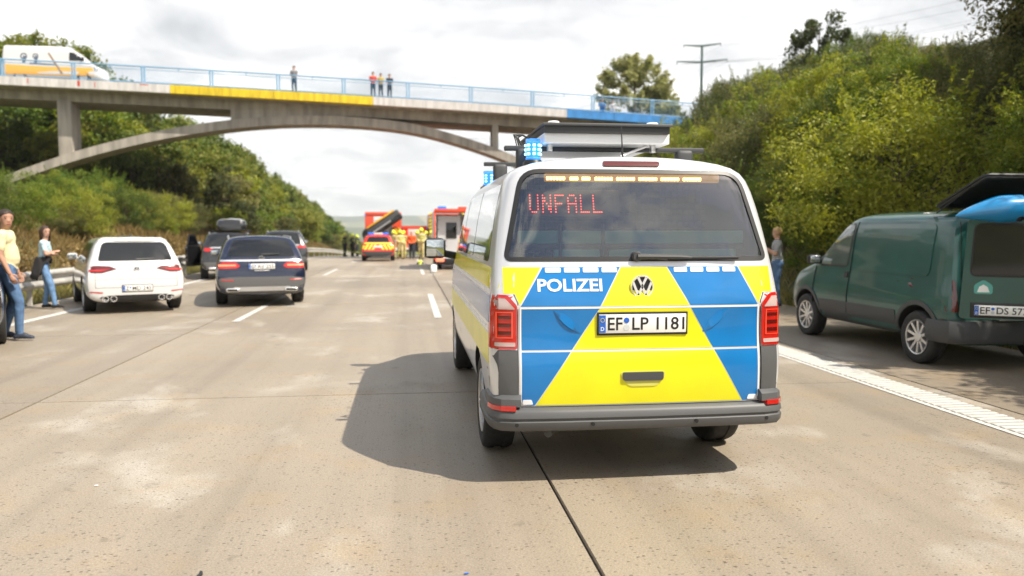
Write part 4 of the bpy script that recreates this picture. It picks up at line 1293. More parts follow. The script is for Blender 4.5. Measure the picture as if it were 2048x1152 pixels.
# side: windows, markings, mirrors, door gaps
for side in ('left', 'right'):
    for (a, b_) in ((.40, 1.66), (1.70, 2.94), (2.99, 4.02)):
        top = 1.885 if b_ < 4 else 1.86
        P = [(a, 1.375), (b_ + (.26 if b_ > 4 else 0), 1.375), (b_ - (.12 if b_ > 4 else 0), top), (a + (.05 if a < 1 else 0), top)]
        decal(vb, rpoly(P, .06, 4), side, .003, M['side_glass'], 'side_window', van, .15, .006)
    def sp(z0, z1, a, b_, m, nm='livery_band', off=.003):
        decal(vb, [(a, z0), (b_, z0), (b_, z1), (a, z1)], side, off, m, nm, van, .25, .003)
    sp(1.215, 1.345, .075, 4.5, yel); sp(1.00, 1.17, .17, 4.6, blu); sp(.74, .93, .16, 4.8, yel)
    for k in range(26):
        sp(1.180, 1.207, .18 + k * .165, .18 + k * .165 + .13, M['white_film'], 'white_square', .004)
        sp(.945, .972, .18 + k * .165, .18 + k * .165 + .13, M['white_film'], 'white_square', .004)
    for a in (1.68, 2.965, 4.28):
        decal(vb, [(a - .004, .45), (a + .004, .45), (a + .004, 1.36), (a - .004, 1.36)], side, .001, M['black'], 'door_gap', van, .2, .002)
    s = -1 if side == 'left' else 1
    aw = circ(.98, .345, .415, 24); aw = [p for p in aw if p[1] > .40]
    mr = MB().box((s * 1.155, 4.12, 1.385), (.235, .11, .225), .06, seg=4).build('mirror', M['black'], van)
    MB().box((s * 1.155, 4.060, 1.388), (.195, .012, .185), .05, seg=4).build('mirror_glass', mat('mirror_glass', (.6, .65, .66), .02, metal=1), mr)
    MB().tube([(s * .92, 4.2, 1.30), (s * 1.08, 4.15, 1.33)], .04, 8).build('mirror_arm', M['black'], mr)
# roof load
def roof_z(x, y):
    h_ = vb.ray_cast(Vector((x, y, 9)), Vector((0, 0, -1))); return h_[0].z
for y, zb in ((1.0, 2.175), (2.6, 2.19)):
    b = MB().box((0, y, zb), (1.50, .055, .035), .008)
    for s in (-1, 1): b.box((s * .60, y, (zb + roof_z(s * .60, y)) / 2 - .005), (.13, .09, zb - roof_z(s * .60, y) + .015), .03, seg=3)
    b.build('roof_bar', M['dark_plastic'], van)
sign = MB().box((-.05, 1.30, 2.225), (.90, 1.15, .075), .006).build('roof_sign_box', M['white_film'], van)
MB().box((-.055, 1.28, 2.285), (.90, 1.17, .060), .012).build('sign_lid', mat('sign_grey', (.05, .053, .056), .6), sign)
lid = MB().box((-.055, 1.27, 2.314), (.925, 1.20, .018), .006).build('sign_lid_edge', mat('sign_grey2', (.09, .093, .097), .65), sign)
for x in (-.42, .30):
    MB().lathe([(.045, 2.318), (.045, 2.340), (.036, 2.350), (.001, 2.352)], 'z', 20, c=(x, .82, 0)).build('lid_knob', M['white_film'], sign)
for x in (-.45, .30):
    MB().box((x, .80, 2.165), (.035, .05, .06), .006).build('sign_bracket', M['alloy'], sign)
MB().tube([(.05, .75, 2.10), (.26, .80, 2.185)], .010, 8).build('sign_strut', M['alloy'], sign)
def beacon(x, y, s=1.):
    z = roof_z(x, y) - .01
    b = MB().lathe([(.001, z), (.075 * s, z), (.072 * s, z + .03), (.056 * s, z + .05)], 'z', 24, c=(x, y, 0)).build('beacon', M['black'], van)
    MB().lathe([(.053 * s, z + .048), (.054 * s, z + .062), (.050 * s, z + .066), (.050 * s, z + .17), (.054 * s, z + .175), (.052 * s, z + .195), (.001, z + .198)], 'z', 28, c=(x, y, 0)).build('beacon_dome', M['beacon_blue'], b)
    l = MB()
    for i in range(8):
        a = i * math.pi / 4
        for k in range(3): l.box((x + .0505 * s * math.cos(a), y + .0505 * s * math.sin(a), z + .09 + k * .030), (.022, .022, .018), .004, rot=Matrix.Rotation(a, 4, 'Z'), seg=1)
    l.build('beacon_leds', M['beacon_led'], b, smooth=False)
beacon(-.572, .78); beacon(-.60, 3.45, 1.5)
MB().tube([(.0, .50, roof_z(0, .5) - .01), (.0, .52, 2.16), (.003, .56, 2.29)], [.009, .005, .003], 8).build('antenna', M['black'], van)
cb = MB()
for k in range(3): cb.tube([(-.60 - .02 * k, 1.05, 2.16), (-.64 - .015 * k, 1.07, 2.26 + .01 * k), (-.60, 1.12, 2.285), (-.52, 1.15, 2.25)], .007, 6)
cb.build('cable_loop', M['black'], van)
# ---------------------------------------------------------------- other cars
mat('paint_white', (.64, .64, .635), .22, coat=1.)
mat('paint_navy', (.012, .018, .045), .18, metal=.2, coat=1.)
mat('paint_black', (.012, .012, .014), .2, coat=1.)
mat('paint_anthracite', (.045, .048, .055), .25, metal=.4, coat=1.)
mat('paint_green', (.013, .080, .068), .30, coat=.6, var=.12, vscale=2.)
mat('paint_red', (.62, .025, .012), .25, coat=1.)
mat('paint_yellow', (.75, .40, .01), .3, coat=.6)
mat('window_dark', (.012, .014, .016), .05, spec=.5, coat=.25)
mat('grey_bumper', (.10, .10, .10), .6)
def sgn(s, P): 
    P = [(s * a, b) for a, b in P]
    return P if s > 0 else P[::-1]
def side_windows(bvh, car, L, H, belt, yb, yr, ywb, ywt, split, m='window_dark', top=.13):
    for side in ('left', 'right'):
        lo, hi = belt + .025, H - top
        a0, a1 = yb + .42, ywb - .30
        t0, t1 = yr + .30, ywt - .02
        cuts = [0.] + split + [1.]
        for u, w in zip(cuts, cuts[1:]):
            P = [(a0 + (a1 - a0) * u + .025, lo), (a0 + (a1 - a0) * w - .025, lo), (t0 + (t1 - t0) * w - .02, hi), (t0 + (t1 - t0) * u + .02, hi)]
            decal(bvh, rpoly(P, .05, 3), side, .003, M[m], 'side_window', car, .18, .006)
def mirrors(car, W, y, z, m):
    for s in (-1, 1):
        o = MB().box((s * (W / 2 + .01), y, z), (.20, .10, .135), .045, seg=3).build('mirror', m, car)
        MB().box((s * (W / 2 + .01), y - .050, z), (.16, .010, .10), .03, seg=3).build('mirror_glass', M['mirror_glass'], o)
        MB().box((s * (W / 2 - .10), y + .01, z - .05), (.22, .06, .035), .01).build('mirror_foot', m, o)

# white hatchback
def hatchback(name, label, loc, phi, paint, full=True):
    c = empty(name, loc, phi, label, 'car')
    L, W, H = 4.26, 1.80, 1.47
    st = hatch_cage(L, W, H, belt=.96, yb=.10, yr=.46)
    body, bv = vehicle_body(c, st, paint, [(.84, .325, .385), (3.46, .325, .385)])
    four_wheels(c, W, .84, 3.46, .325, .225, 'five')
    side_windows(bv, c, L, H, .96, .10, .46, L - 1.12, L - 1.95, [.22, .60])
    mirrors(c, W, 3.02, 1.03, paint)
    wdw = decal(bv, rpoly([(-.66, 1.005), (.66, 1.005), (.56, 1.360), (-.56, 1.360)], [.05, .05, .10, .10], 5), 'rear', .004, M['window_dark'], 'rear_window', c, .08, .01)
    sp = MB(); vs = []
    b = sweep([(-.60, .53), (-.52, .44), (-.3, .405), (0, .395), (.3, .405), (.52, .44), (.60, .53)], [(-.10, 1.405), (.03, 1.375), (.035, 1.392), (-.10, 1.450)])
    b.build('roof_spoiler', paint, c)
    for s in (-1, 1):
        lamp = decal(bv, rpoly(sgn(s, [(.34, .855), (.60, .785), (.86, .790), (.86, .875), (.72, .925), (.46, .910)]), .015, 3), 'rear', .008, M['lamp_dark'], 'tail_lamp', c, .06, .02)
        decal(bv, rpoly(sgn(s, [(.45, .862), (.62, .815), (.82, .815), (.82, .850), (.64, .852)]), .01, 2), 'rear', .011, M['lamp_red'], 'lamp_strip', lamp, .06, .004)
        decal(bv, rpoly(sgn(s, [(.60, .40), (.82, .42), (.82, .44), (.60, .425)]), .005, 2), 'rear', .006, M['lamp_red'], 'reflector', c, .06, .01)
        for x in (.42, .56):
            MB().lathe([(.045, .12), (.055, -.045), (.058, -.05), (.046, -.05), (.042, .05), (.001, .05)], 'y', 20, c=(s * x, .02, .295)).build('exhaust_tip', M['chrome'], c)
    decal(bv, rpoly([(-.76, .215), (.76, .215), (.62, .345), (.40, .36), (-.40, .36), (-.62, .345)], .04, 3), 'rear', .010, M['black'], 'diffuser', c, .08, .02)
    for z in (.655,):
        decal(bv, [(-.70, z), (.70, z), (.70, z + .006), (-.70, z + .006)], 'rear', .001, M['dark_plastic'], 'shut_line', c, .08, .002)
    for s in (-1, 1):
        decal(bv, sgn(s, [(.715, .50), (.722, .50), (.722, .78), (.715, .78)]), 'rear', .0015, M['dark_plastic'], 'shut_line', c, .08, .002)
    decal(bv, [(-.72, .50), (.72, .50), (.72, .507), (-.72, .507)], 'rear', .0015, M['dark_plastic'], 'shut_line', c, .08, .002)
    if full:
        vw_emblem(c, bv, 0, .845, .058)
        decal(bv, text2d('GTI', .034, .11, bold=.02), 'rear', .004, M['chrome'], 'badge', c, .05, .002, at=(-.54, .725))
        plate(c, bv, 0, .485, ('Z', 'MD 245'))
        hit = bv.ray_cast(Vector((.0, -9, 1.035)), Vector((0, 1, 0)))[0]
        MB().tube([(0, hit.y - .02, 1.03), (.33, hit.y - .02, 1.045)], [.016, .007], 6).build('wiper', M['black'], c)
        z = bv.ray_cast(Vector((0, .85, 9)), Vector((0, 0, -1)))[0].z
        MB().prism([(.80, z - .01), (.92, z - .01), (.82, z + .055)], -.012, .012, 'x').build('antenna_fin', M['black'], c)
    return c
hatchback('hatchback_car', 'white five-door hatchback with twin exhausts parked beside the guard rail', (-5.17, 16.3, 0), R(24.5), M['paint_white'])
hatchback('dark_car', 'black car of which only a rear wheel edge shows beside the man in yellow', (-6.11, 11.05, 0), R(24), M['paint_black'], False)

# dark estate with chrome strip
def estate():
    c = empty('estate_car', (-3.02, 17.3, 0), R(12.5), 'dark blue estate car with chrome strip, silver skid plate and glowing tail lamps', 'car')
    L, W, H = 4.94, 1.86, 1.49
    st = hatch_cage(L, W, H, belt=1.00, yb=.09, yr=.55, ywb=L - 1.55, ywt=L - 2.35, zs=.24)
    body, bv = vehicle_body(c, st, M['paint_navy'], [(1.08, .345, .40), (4.02, .345, .40)])
    four_wheels(c, W, 1.08, 4.02, .345, .24, 'five')
    side_windows(bv, c, L, H, 1.00, .09, .55, L - 1.55, L - 2.35, [.30, .64])
    mirrors(c, W, 3.25, 1.06, M['paint_navy'])
    decal(bv, rpoly([(-.68, 1.045), (.68, 1.045), (.56, 1.395), (-.56, 1.395)], [.05, .05, .10, .10], 5), 'rear', .004, M['window_dark'], 'rear_window', c, .08, .01)
    decal(bv, rpoly([(-.82, .950), (.82, .950), (.82, .982), (-.82, .982)], .008, 2), 'rear', .012, M['chrome'], 'chrome_strip', c, .08, .02)
    for s in (-1, 1):
        lamp = decal(bv, rpoly(sgn(s, [(.42, .85), (.50, .805), (.87, .800), (.89, .94), (.50, .925)]), .03, 3), 'rear', .010, M['lamp_red'], 'tail_lamp', c, .06, .02)
        decal(bv, rpoly(sgn(s, [(.50, .855), (.85, .850), (.85, .885), (.52, .885)]), .01, 2), 'rear', .014, mat('lamp_lit', (.9, .12, .06), .3, emit=(1, .16, .08), estr=1.6), 'light_guide', lamp, .06, .004)
        decal(bv, rpoly(sgn(s, [(.56, .55), (.80, .56), (.80, .585), (.56, .575)]), .005, 2), 'rear', .008, M['lamp_red'], 'reflector', c, .06, .01)
        ex = MB().box((s * .58, -.025, .365), (.27, .09, .085), .038, seg=4).build('exhaust_trim', M['chrome'], c)
        MB().box((s * .58, -.066, .365), (.21, .02, .045), .018, seg=3).build('exhaust_hole', M['black'], ex)
        pth = [(s * .64, .75), (s * .645, 1.6), (s * .62, 2.5)]
        q = [(x, y, bv.ray_cast(Vector((x, y, 9)), Vector((0, 0, -1)))[0].z + .035) for x, y in pth]
        q = [(q[0][0], q[0][1] - .06, q[0][2] - .05)] + q + [(q[-1][0], q[-1][1] + .06, q[-1][2] - .05)]
        MB().tube(q, .016, 8).build('roof_rail', M['alloy'], c)
    decal(bv, rpoly([(-.84, .28), (.84, .28), (.86, .60), (.60, .63), (-.60, .63), (-.86, .60)], .04, 3), 'rear', .006, M['grey_bumper'], 'lower_bumper', c, .08, .02)
    decal(bv, rpoly([(-.62, .335), (.62, .335), (.56, .425), (-.56, .425)], .03, 3), 'rear', .018, M['alloy'], 'skid_plate', c, .08, .02)
    plate(c, bv, 0, .845, ('G', 'AV 255'))
    hit = bv.ray_cast(Vector((0, -9, 1.01)), Vector((0, 1, 0)))[0]; y = hit.y
    e = MB().lathe([(.050, .01), (.050, -.012), (.044, -.012), (.044, .01)], 'y', 28, c=(0, y, 1.012)).build('emblem', M['chrome'], c)
    b = MB(); strokes(b, [(0, 0), (0, .95)], .14, y - .012, y, (0, 1.012), .048); strokes(b, [(0, 0), (-.82, -.48)], .14, y - .0125, y, (0, 1.012), .048); strokes(b, [(0, 0), (.82, -.48)], .14, y - .013, y, (0, 1.012), .048)
    b.build('emblem_star', M['chrome'], e, smooth=False)
    hit = bv.ray_cast(Vector((.0, -9, 1.09)), Vector((0, 1, 0)))[0]
    MB().tube([(0, hit.y - .02, 1.085), (.36, hit.y - .02, 1.10)], [.018, .007], 6).build('wiper', M['black'], c)
    MB().box((0, .0, .76), (.30, .02, .02), .006).build('boot_handle', M['chrome'], c)
estate()
def suv(name, label, loc, phi, L, W, H, paint, door=False, box=False):
    c = empty(name, loc, phi, label, 'car')
    st = hatch_cage(L, W, H, belt=1.06, yb=.10, yr=.48, ywb=L - 1.35, ywt=L - 2.1, zs=.27)
    body, bv = vehicle_body(c, st, paint, [(.95, .36, .42), (L - .9, .36, .42)])
    four_wheels(c, W, .95, L - .9, .36, .24, 'five')
    side_windows(bv, c, L, H, 1.06, .10, .48, L - 1.35, L - 2.1, [.30, .64])
    mirrors(c, W, L - 1.75, 1.14, paint)
    decal(bv, rpoly([(-.66, 1.10), (.66, 1.10), (.55, H - .10), (-.55, H - .10)], [.05, .05, .10, .10], 5), 'rear', .004, M['window_dark'], 'rear_window', c, .08, .01)
    for s in (-1, 1):
        decal(bv, rpoly(sgn(s, [(.46, .97), (.56, .91), (.88, .93), (.88, 1.05), (.56, 1.02)]), .03, 3), 'rear', .010, M['lamp_red'], 'tail_lamp', c, .06, .02)
        MB().box((s * .55, -.02, .38), (.22, .08, .08), .035, seg=3).build('exhaust_trim', M['chrome'], c)
        q = [(s * .60, y, bv.ray_cast(Vector((s * .60, y, 9)), Vector((0, 0, -1)))[0].z + .03) for y in (.7, 1.6, 2.6)]
        MB().tube([(q[0][0], q[0][1] - .06, q[0][2] - .06)] + q + [(q[2][0], q[2][1] + .06, q[2][2] - .06)], .016, 8).build('roof_rail', M['alloy'], c)
    decal(bv, rpoly([(-.60, 1.03), (.60, 1.03), (.60, 1.055), (-.60, 1.055)], .008, 2), 'rear', .010, M['chrome'], 'chrome_strip', c, .08, .02)
    decal(bv, rpoly([(-.84, .30), (.84, .30), (.86, .58), (-.86, .58)], .04, 3), 'rear', .006, M['grey_bumper'], 'lower_bumper', c, .08, .02)
    hit = bv.ray_cast(Vector((0, -9, .80)), Vector((0, 1, 0)))[0]
    MB().box((0, hit.y - .01, .80), (.52, .012, .11), .004).build('license_plate', M['plate_white'], c)
    if door:
        # driver's door swung out to the side
        d = empty('open_door', (-W / 2 + .02, 2.55, 0)); d.parent = c; d.rotation_euler = (0, 0, R(-24))
        P = rpoly([(0, .38), (-1.02, .38), (-1.05, 1.02), (-.95, 1.06), (0, 1.06)], .06, 4)
        MB().prism(P, -.06, .02, 'x').build('door_skin', paint, d)
        W2 = rpoly([(-.08, 1.05), (-.98, 1.05), (-.80, H - .10), (-.35, H - .10)], .06, 4)
        r_ = MB(); V2, F2 = ring2(W2, inset(W2, .05)); n = len(V2)
        r_.add([(-.045, a, b) for a, b in V2] + [(.0, a, b) for a, b in V2], F2 + [tuple(i + n for i in f) for f in F2] + [(i, (i + 1) % (n // 2), (i + 1) % (n // 2) + n, i + n) for i in range(n // 2)])
        r_.build('door_frame', M['black'], d)
        MB().prism(inset(W2, .045), -.028, -.020, 'x').build('door_glass', M['rear_glass'], d)
    return c, bv
suv('dark_suv', 'anthracite SUV with chrome tail strip standing ahead of the blue estate', (-4.86, 32.7, gz(32.7)), R(9), 4.66, 1.88, 1.62, M['paint_anthracite'])
suv('family_car', 'black car with roof box and its driver door wide open', (-5.72, 27.1, gz(27.1)), R(14), 4.6, 1.82, 1.56, M['paint_black'], door=True)
# roof box on the black car: a thing of its own, carried on two bars
rb = empty('roof_box', (-5.62, 27.1, gz(27.1)), R(14), 'glossy black roof box strapped on the car with the open door', 'roof box')
b = MB(); prof = []
for y, w, zt in ((.50, .38, 1.80), (.55, .46, 1.93), (.95, .49, 1.985), (1.7, .49, 1.975), (2.2, .45, 1.92), (2.55, .34, 1.82), (2.66, .22, 1.76)):
    prof.append([(w * a, y, 1.60 + (zt - 1.60) * z) for a, z in ((-.75, 0), (-.97, .12), (-1, .45), (-.88, .86), (-.55, 1), (0, 1.03), (.55, 1), (.88, .86), (1, .45), (.97, .12), (.75, 0))])
n = len(prof[0]); vs = [p for r_ in prof for p in r_]
fs = [(i * n + j, (i + 1) * n + j, (i + 1) * n + (j + 1) % n, i * n + (j + 1) % n) for i in range(len(prof) - 1) for j in range(n)] + [tuple(range(n)), tuple((len(prof) - 1) * n + j for j in range(n))[::-1]]
b.add(vs, fs).build('shell', M['paint_black'], rb, angle=60)
for y in (1.0, 2.0):
    MB().box((0, y, 1.59), (1.24, .05, .03), .008).tube([(-.58, y, 1.59), (-.60, y, 1.50)], .025, 6).tube([(.58, y, 1.59), (.60, y, 1.50)], .025, 6).build('cross_bar', M['black'], rb)
MB().box((-.1, .555, 1.87), (.07, .02, .03), .006).build('lock', M['alloy'], rb)

# green panel van on the hard shoulder
def green_van():
    c = empty('panel_van', (6.86, 8.36, 0), R(.3), 'dark green small panel van with silver alloy wheels on the hard shoulder', 'van')
    L, W, H = 4.12, 1.76, 1.83
    st = hatch_cage(L, W, H, belt=1.06, yb=.03, yr=.12, ywb=L - 1.04, ywt=L - 1.78, zs=.26, hood=1.10, tum=.13, rear_in=.04)
    body, bv = vehicle_body(c, st, M['paint_green'], [(.56, .315, .385), (3.25, .315, .385)])
    four_wheels(c, W, .56, 3.25, .315, .20, 'ten')
    for side in ('left', 'right'):
        P = rpoly([(2.20, 1.10), (2.90, 1.10), (2.90, 1.16), (2.36, 1.66), (2.16, 1.66)], [.05, .03, .05, .08, .06], 4)
        decal(bv, inset(P, -.03), side, .002, M['black'], 'window_rubber', c, .1, .004)
        decal(bv, P, side, .005, mat('door_glass_grey', (.10, .13, .12), .05, spec=.9, coat=.8), 'side_window', c, .1, .004)
        Q = rpoly([(.42, 1.04), (1.92, 1.04), (1.92, 1.66), (.42, 1.66)], .10, 6)
        decal(bv, Q, side, .010, M['paint_green'], 'pressed_panel', c, .1, .02)
        decal(bv, rpoly([(.98, .30), (2.84, .30), (2.84, .60), (.98, .60)], .03, 3), side, .010, M['dark_plastic'], 'sill_cladding', c, .15, .02)
        decal(bv, rpoly([(-.0, .34), (.17, .34), (.17, .58), (.02, .58)], .03, 3), side, .010, M['dark_plastic'], 'bumper_side', c, .1, .02)
        for a in (2.10, 3.05):
            decal(bv, [(a - .004, .45), (a + .004, .45), (a + .004, 1.06 if a > 3 else 1.70), (a - .004, 1.06 if a > 3 else 1.70)], side, .012, M['black'], 'door_gap', c, .1, .012)
        decal(bv, rpoly([(2.14, .93), (2.22, .93), (2.22, 1.02), (2.14, 1.02)], .02, 3), side, .014, M['black'], 'door_handle', c, .1, .014)
        for (yw) in (.56, 3.25):
            o_ = [p for p in circ(yw, .315, .43, 32) if p[1] > .30]; 
            n_ = len(o_); th = [math.atan2(p[1] - .315, p[0] - yw) for p in o_]; th.sort()
            outer = [(yw + .440 * math.cos(t), .315 + .440 * math.sin(t)) for t in th]; inner = [(yw + .388 * math.cos(t), .315 + .388 * math.sin(t)) for t in th]
            decal(bv, (outer + inner, [(i, i + 1, n_ + i + 1, n_ + i) for i in range(n_ - 1)]), side, .012, M['dark_plastic'], 'arch_trim', c, .1, .02)
        q = bv.ray_cast(Vector((-9 if side == 'left' else 9, 3.2, .82)), Vector((1 if side == 'left' else -1, 0, 0)))[0]
    mirrors(c, W, 2.98, 1.16, M['black'])
    # rear: lamp columns, bumper, double doors with one standing ajar
    for s in (-1, 1):
        decal(bv, rpoly(sgn(s, [(.73, .66), (.86, .66), (.86, 1.02), (.76, 1.02)]), .02, 3), 'rear', .008, M['lamp_dark'], 'tail_lamp', c, .06, .02)
        decal(bv, sgn(s, [(.70, .62), (.712, .62), (.66, 1.74), (.65, 1.74)]), 'rear', .002, M['black'], 'door_gap', c, .06, .004)
    bp = sweep([(-.87, .36), (-.88, .12), (-.84, .0), (-.70, -.06), (0, -.085), (.70, -.06), (.84, .0), (.88, .12), (.87, .36)], [(-.1, .31), (.0, .31), (.02, .36), (.02, .50), (.0, .56), (-.1, .57)]).build('rear_bumper', M['dark_plastic'], c)
    MB().box((.15, -.07, .572), (.9, .05, .012), .005).build('bumper_step', M['alloy'], bp)
    d = empty('rear_door', (-.74, -.005, 0)); d.parent = c; d.rotation_euler = (0, 0, R(-33))
    P = rpoly([(0, .60), (.86, .60), (.84, 1.74), (.06, 1.74)], [.05, .05, .08, .10], 4)
    MB().prism(P, -.035, .02, 'y').build('door_skin', M['paint_green'], d)
    Wp = rpoly([(.11, 1.09), (.74, 1.09), (.72, 1.64), (.14, 1.64)], .06, 4)
    MB().prism(inset(Wp, -.02), -.040, -.03, 'y').build('window_rubber', M['black'], d)
    MB().prism(Wp, -.046, -.039, 'y').build('rear_window', M['window_dark'], d)
    MB().prism(rpoly([(.14, .98), (.14, .88), (.32, .88), (.32, .98), (.23, 1.04)], .03, 4), -.040, -.034, 'y').build('sticker', mat('sticker_green', (.10, .38, .33), .5), d)
    st_ = MB().prism([(.17, .90), (.29, .90), (.27, .96), (.23, .985), (.19, .96)], -.043, -.039, 'y').build('sticker_motif', M['plate_white'], d)
    MB().box((.41, -.036, .70), (.60, .012, .17), .02).build('plate_recess', M['black'], d)
    plate(d, None, .41, .700, ('EF', 'DS 577'), y=-.052, frame=False)
    # second door stands wide open past the frame edge, black sheet standing in for the load bay's shade
    d2 = empty('rear_door', (.78, -.01, 0)); d2.parent = c; d2.rotation_euler = (0, 0, R(112))
    P = rpoly([(0, .60), (-.66, .60), (-.64, 1.74), (-.06, 1.74)], [.05, .05, .08, .10], 4)
    MB().prism(P, -.035, .02, 'y').build('door_skin', M['paint_green'], d2)
    decal(bv, rpoly([(.16, .62), (.70, .62), (.66, 1.72), (.16, 1.72)], .05, 3), 'rear', .004, M['black'], 'load_bay_shade', c, .1, .008)
    # raised roof flap
    f = empty('roof_flap', (0, .62, H + .01)); f.parent = c; f.rotation_euler = (R(-24), 0, 0)
    fl = rpoly([(-.66, -.02), (.66, -.02), (.60, -.86), (-.60, -.86)], .08, 4)
    MB().prism(fl, 0, .020, 'z').build('flap_skin', mat('flap_black', (.02, .022, .022), .35), f)
    V2, F2 = ring2(inset(fl, .02), inset(fl, .07)); n = len(V2)
    MB().add([(a, b, -.02) for a, b in V2] + [(a, b, 0.001) for a, b in V2], F2 + [(i, (i + 1) % (n // 2), (i + 1) % (n // 2) + n, i + n) for i in range(n // 2)]).build('flap_rim', M['dark_plastic'], f)
    for s in (-1, 1):
        MB().tube([(s * .62, .60, H - .04), (s * .60, .06, H + .24)], .010, 6).build('flap_strut', M['black'], c)
    MB().box((-.70, .62, H - .045), (.13, .06, .016), .006, rot=Matrix.Rotation(R(10), 4, 'Z')).build('flap_hinge', M['white'], c)
    return c
green_van()
# blue curved shell hanging over the van's rear corner
mat('shell_blue', (.010, .23, .52), .22, coat=.8, var=.10, vscale=3)
bs = empty('blue_shell', (6.10, 8.02, 1.58), 0, 'bright blue pointed curved shell jutting from the green van rear roof corner', 'kayak')
tip = Vector((-.26, .06, .155)); end = Vector((.35, -.06, .235)); b = MB(); rows = 12; nn = 14; vs = []
for i in range(rows + 1):
    t = i / rows; ctr = tip.lerp(end, t); ctr.z += .02 * math.sin(t * 3.14)
    r_ = .155 * min(1., (t * 1.45)) ** .75 + .003
    for lay in (0, 1):
        rr = r_ - (.012 if lay else 0) * min(1, t * 4)
        for k in range(nn + 1):
            a = R(70) + R(250) * k / nn
            vs.append((ctr.x + .05 * (1 - abs(math.cos(a))) * t, ctr.y + rr * math.cos(a) * 1.0, ctr.z + rr * math.sin(a) * .95))
m_ = (nn + 1) * 2
for i in range(rows):
    for k in range(nn):
        b.add([], [])
fs = []
for i in range(rows):
    for k in range(nn):
        fs.append((i * m_ + k, i * m_ + k + 1, (i + 1) * m_ + k + 1, (i + 1) * m_ + k))
        fs.append((i * m_ + nn + 1 + k, (i + 1) * m_ + nn + 1 + k, (i + 1) * m_ + nn + 2 + k, i * m_ + nn + 2 + k))
fs += [(rows * m_ + k, rows * m_ + k + 1, rows * m_ + nn + 2 + k, rows * m_ + nn + 1 + k) for k in range(nn)]
b.add(vs, fs); b.build('hull', M['shell_blue'], bs, angle=60)
MB().box((.34, -.05, .225), (.12, .27, .26), .10, seg=4).build('dark_inside', M['black'], bs)
# ---------------------------------------------------------------- people
mat('skin', (.52, .30, .21), .55); mat('skin_tan', (.42, .23, .155), .55)
mat('hair_brown', (.045, .022, .012), .6); mat('hair_dark', (.025, .016, .011), .6); mat('hair_blond', (.50, .33, .16), .6)
mat('denim', (.075, .145, .27), .8, var=.22, vscale=14, bump=.9, bscale=9); mat('denim_dark', (.035, .060, .115), .85, var=.2, vscale=14, bump=.9, bscale=9); mat('denim_light', (.13, .24, .42), .8, var=.2, vscale=14, bump=.9, bscale=9)
mat('tee_yellow', (.68, .62, .38), .85, var=.07, vscale=9, bump=.9, bscale=9); mat('tee_blue', (.48, .66, .72), .85, var=.06, vscale=9, bump=.9, bscale=9)
mat('shoe_navy', (.02, .028, .05), .6); mat('sole', (.78, .78, .76), .6); mat('lips', (.40, .13, .11), .5)
mat('jacket_black', (.016, .015, .016), .85); mat('turnout_dark', (.035, .048, .035), .8, var=.3, vscale=8, bump=.9, bscale=9); mat('turnout_beige', (.52, .44, .20), .8, var=.25, vscale=8, bump=.9, bscale=9)
mat('helmet_lime', (.72, .85, .05), .3, coat=.5, emit=(.7, .85, .05), estr=.0); mat('strip_lime', (.66, .78, .10), .5); mat('medic_orange', (.78, .11, .02), .7)
mat('shirt_grey', (.22, .22, .23), .85); mat('shirt_red', (.55, .06, .03), .85); mat('shirt_mustard', (.45, .33, .06), .85); mat('dark_cloth', (.03, .035, .05), .9); mat('shirt_blue', (.06, .26, .58), .85)
def striped():
    m = mat('striped_top', (.6, .6, .6), .85); t = m.node_tree; b = t.nodes['Principled BSDF']
    co = t.nodes.new('ShaderNodeTexCoord'); w = t.nodes.new('ShaderNodeTexWave'); w.bands_direction = 'Z'; w.inputs['Scale'].default_value = 9.; w.inputs['Distortion'].default_value = .6
    t.links.new(co.outputs['Object'], w.inputs[0]); r = ramp(w.outputs[0], [(.42, (.03, .035, .045)), (.58, (.62, .64, .64))], t); t.links.new(r.outputs[0], b.inputs['Base Color'])
    return m
striped()
def capsule(mb, p0, p1, r0, r1, flat=1., n=14, side=(1, 0, 0)):
    p0, p1 = Vector(p0), Vector(p1); d = p1 - p0
    if d.length < 1e-6: d = Vector((0, 0, 1e-4))
    d.normalize(); sx = Vector(side); a = sx - d * sx.dot(d)
    if a.length < .1: a = Vector((0, 1, 0)) - d * d.y
    a.normalize(); b = d.cross(a); rings = []
    for k in range(1, 4): t = R(90 - 30 * k + 0); rings.append((p0 - d * r0 * math.cos(R(30 * k)) , r0 * math.sin(R(30 * k))))
    for k in range(1, 4): rings.append((p1 + d * r1 * math.cos(R(90 - 30 * (k - 1) - 0)) * (1 if k > 1 else 0), r1 * math.cos(R(30 * (k - 1)))))
    vs = [tuple(p0 - d * r0)]; fs = []
    for c, r in rings:
        for k in range(n):
            t = 2 * math.pi * k / n; vs.append(tuple(c + a * r * math.cos(t) + b * r * flat * math.sin(t)))
    vs.append(tuple(p1 + d * r1)); m = len(rings)
    for k in range(n): fs.append((0, 1 + (k + 1) % n, 1 + k))
    for i in range(m - 1):
        for k in range(n): fs.append((1 + i * n + k, 1 + i * n + (k + 1) % n, 1 + (i + 1) * n + (k + 1) % n, 1 + (i + 1) * n + k))
    for k in range(n): fs.append((1 + (m - 1) * n + k, 1 + (m - 1) * n + (k + 1) % n, len(vs) - 1))
    mb.add(vs, fs)
POSE = dict(pelvis=(0, 0, .96), waist=(0, .005, 1.10), chest=(0, .01, 1.32), neck=(0, .0, 1.47), head=(0, .02, 1.60), shl=(-.18, 0, 1.41), shr=(.18, 0, 1.41), ell=(-.235, -.03, 1.13), elr=(.235, -.03, 1.13),
            wrl=(-.24, .05, .89), wrr=(.24, .05, .89), hil=(-.085, 0, .93), hir=(.085, 0, .93), knl=(-.10, .02, .51), knr=(.10, .02, .51), anl=(-.105, -.03, .09), anr=(.105, -.03, .09))
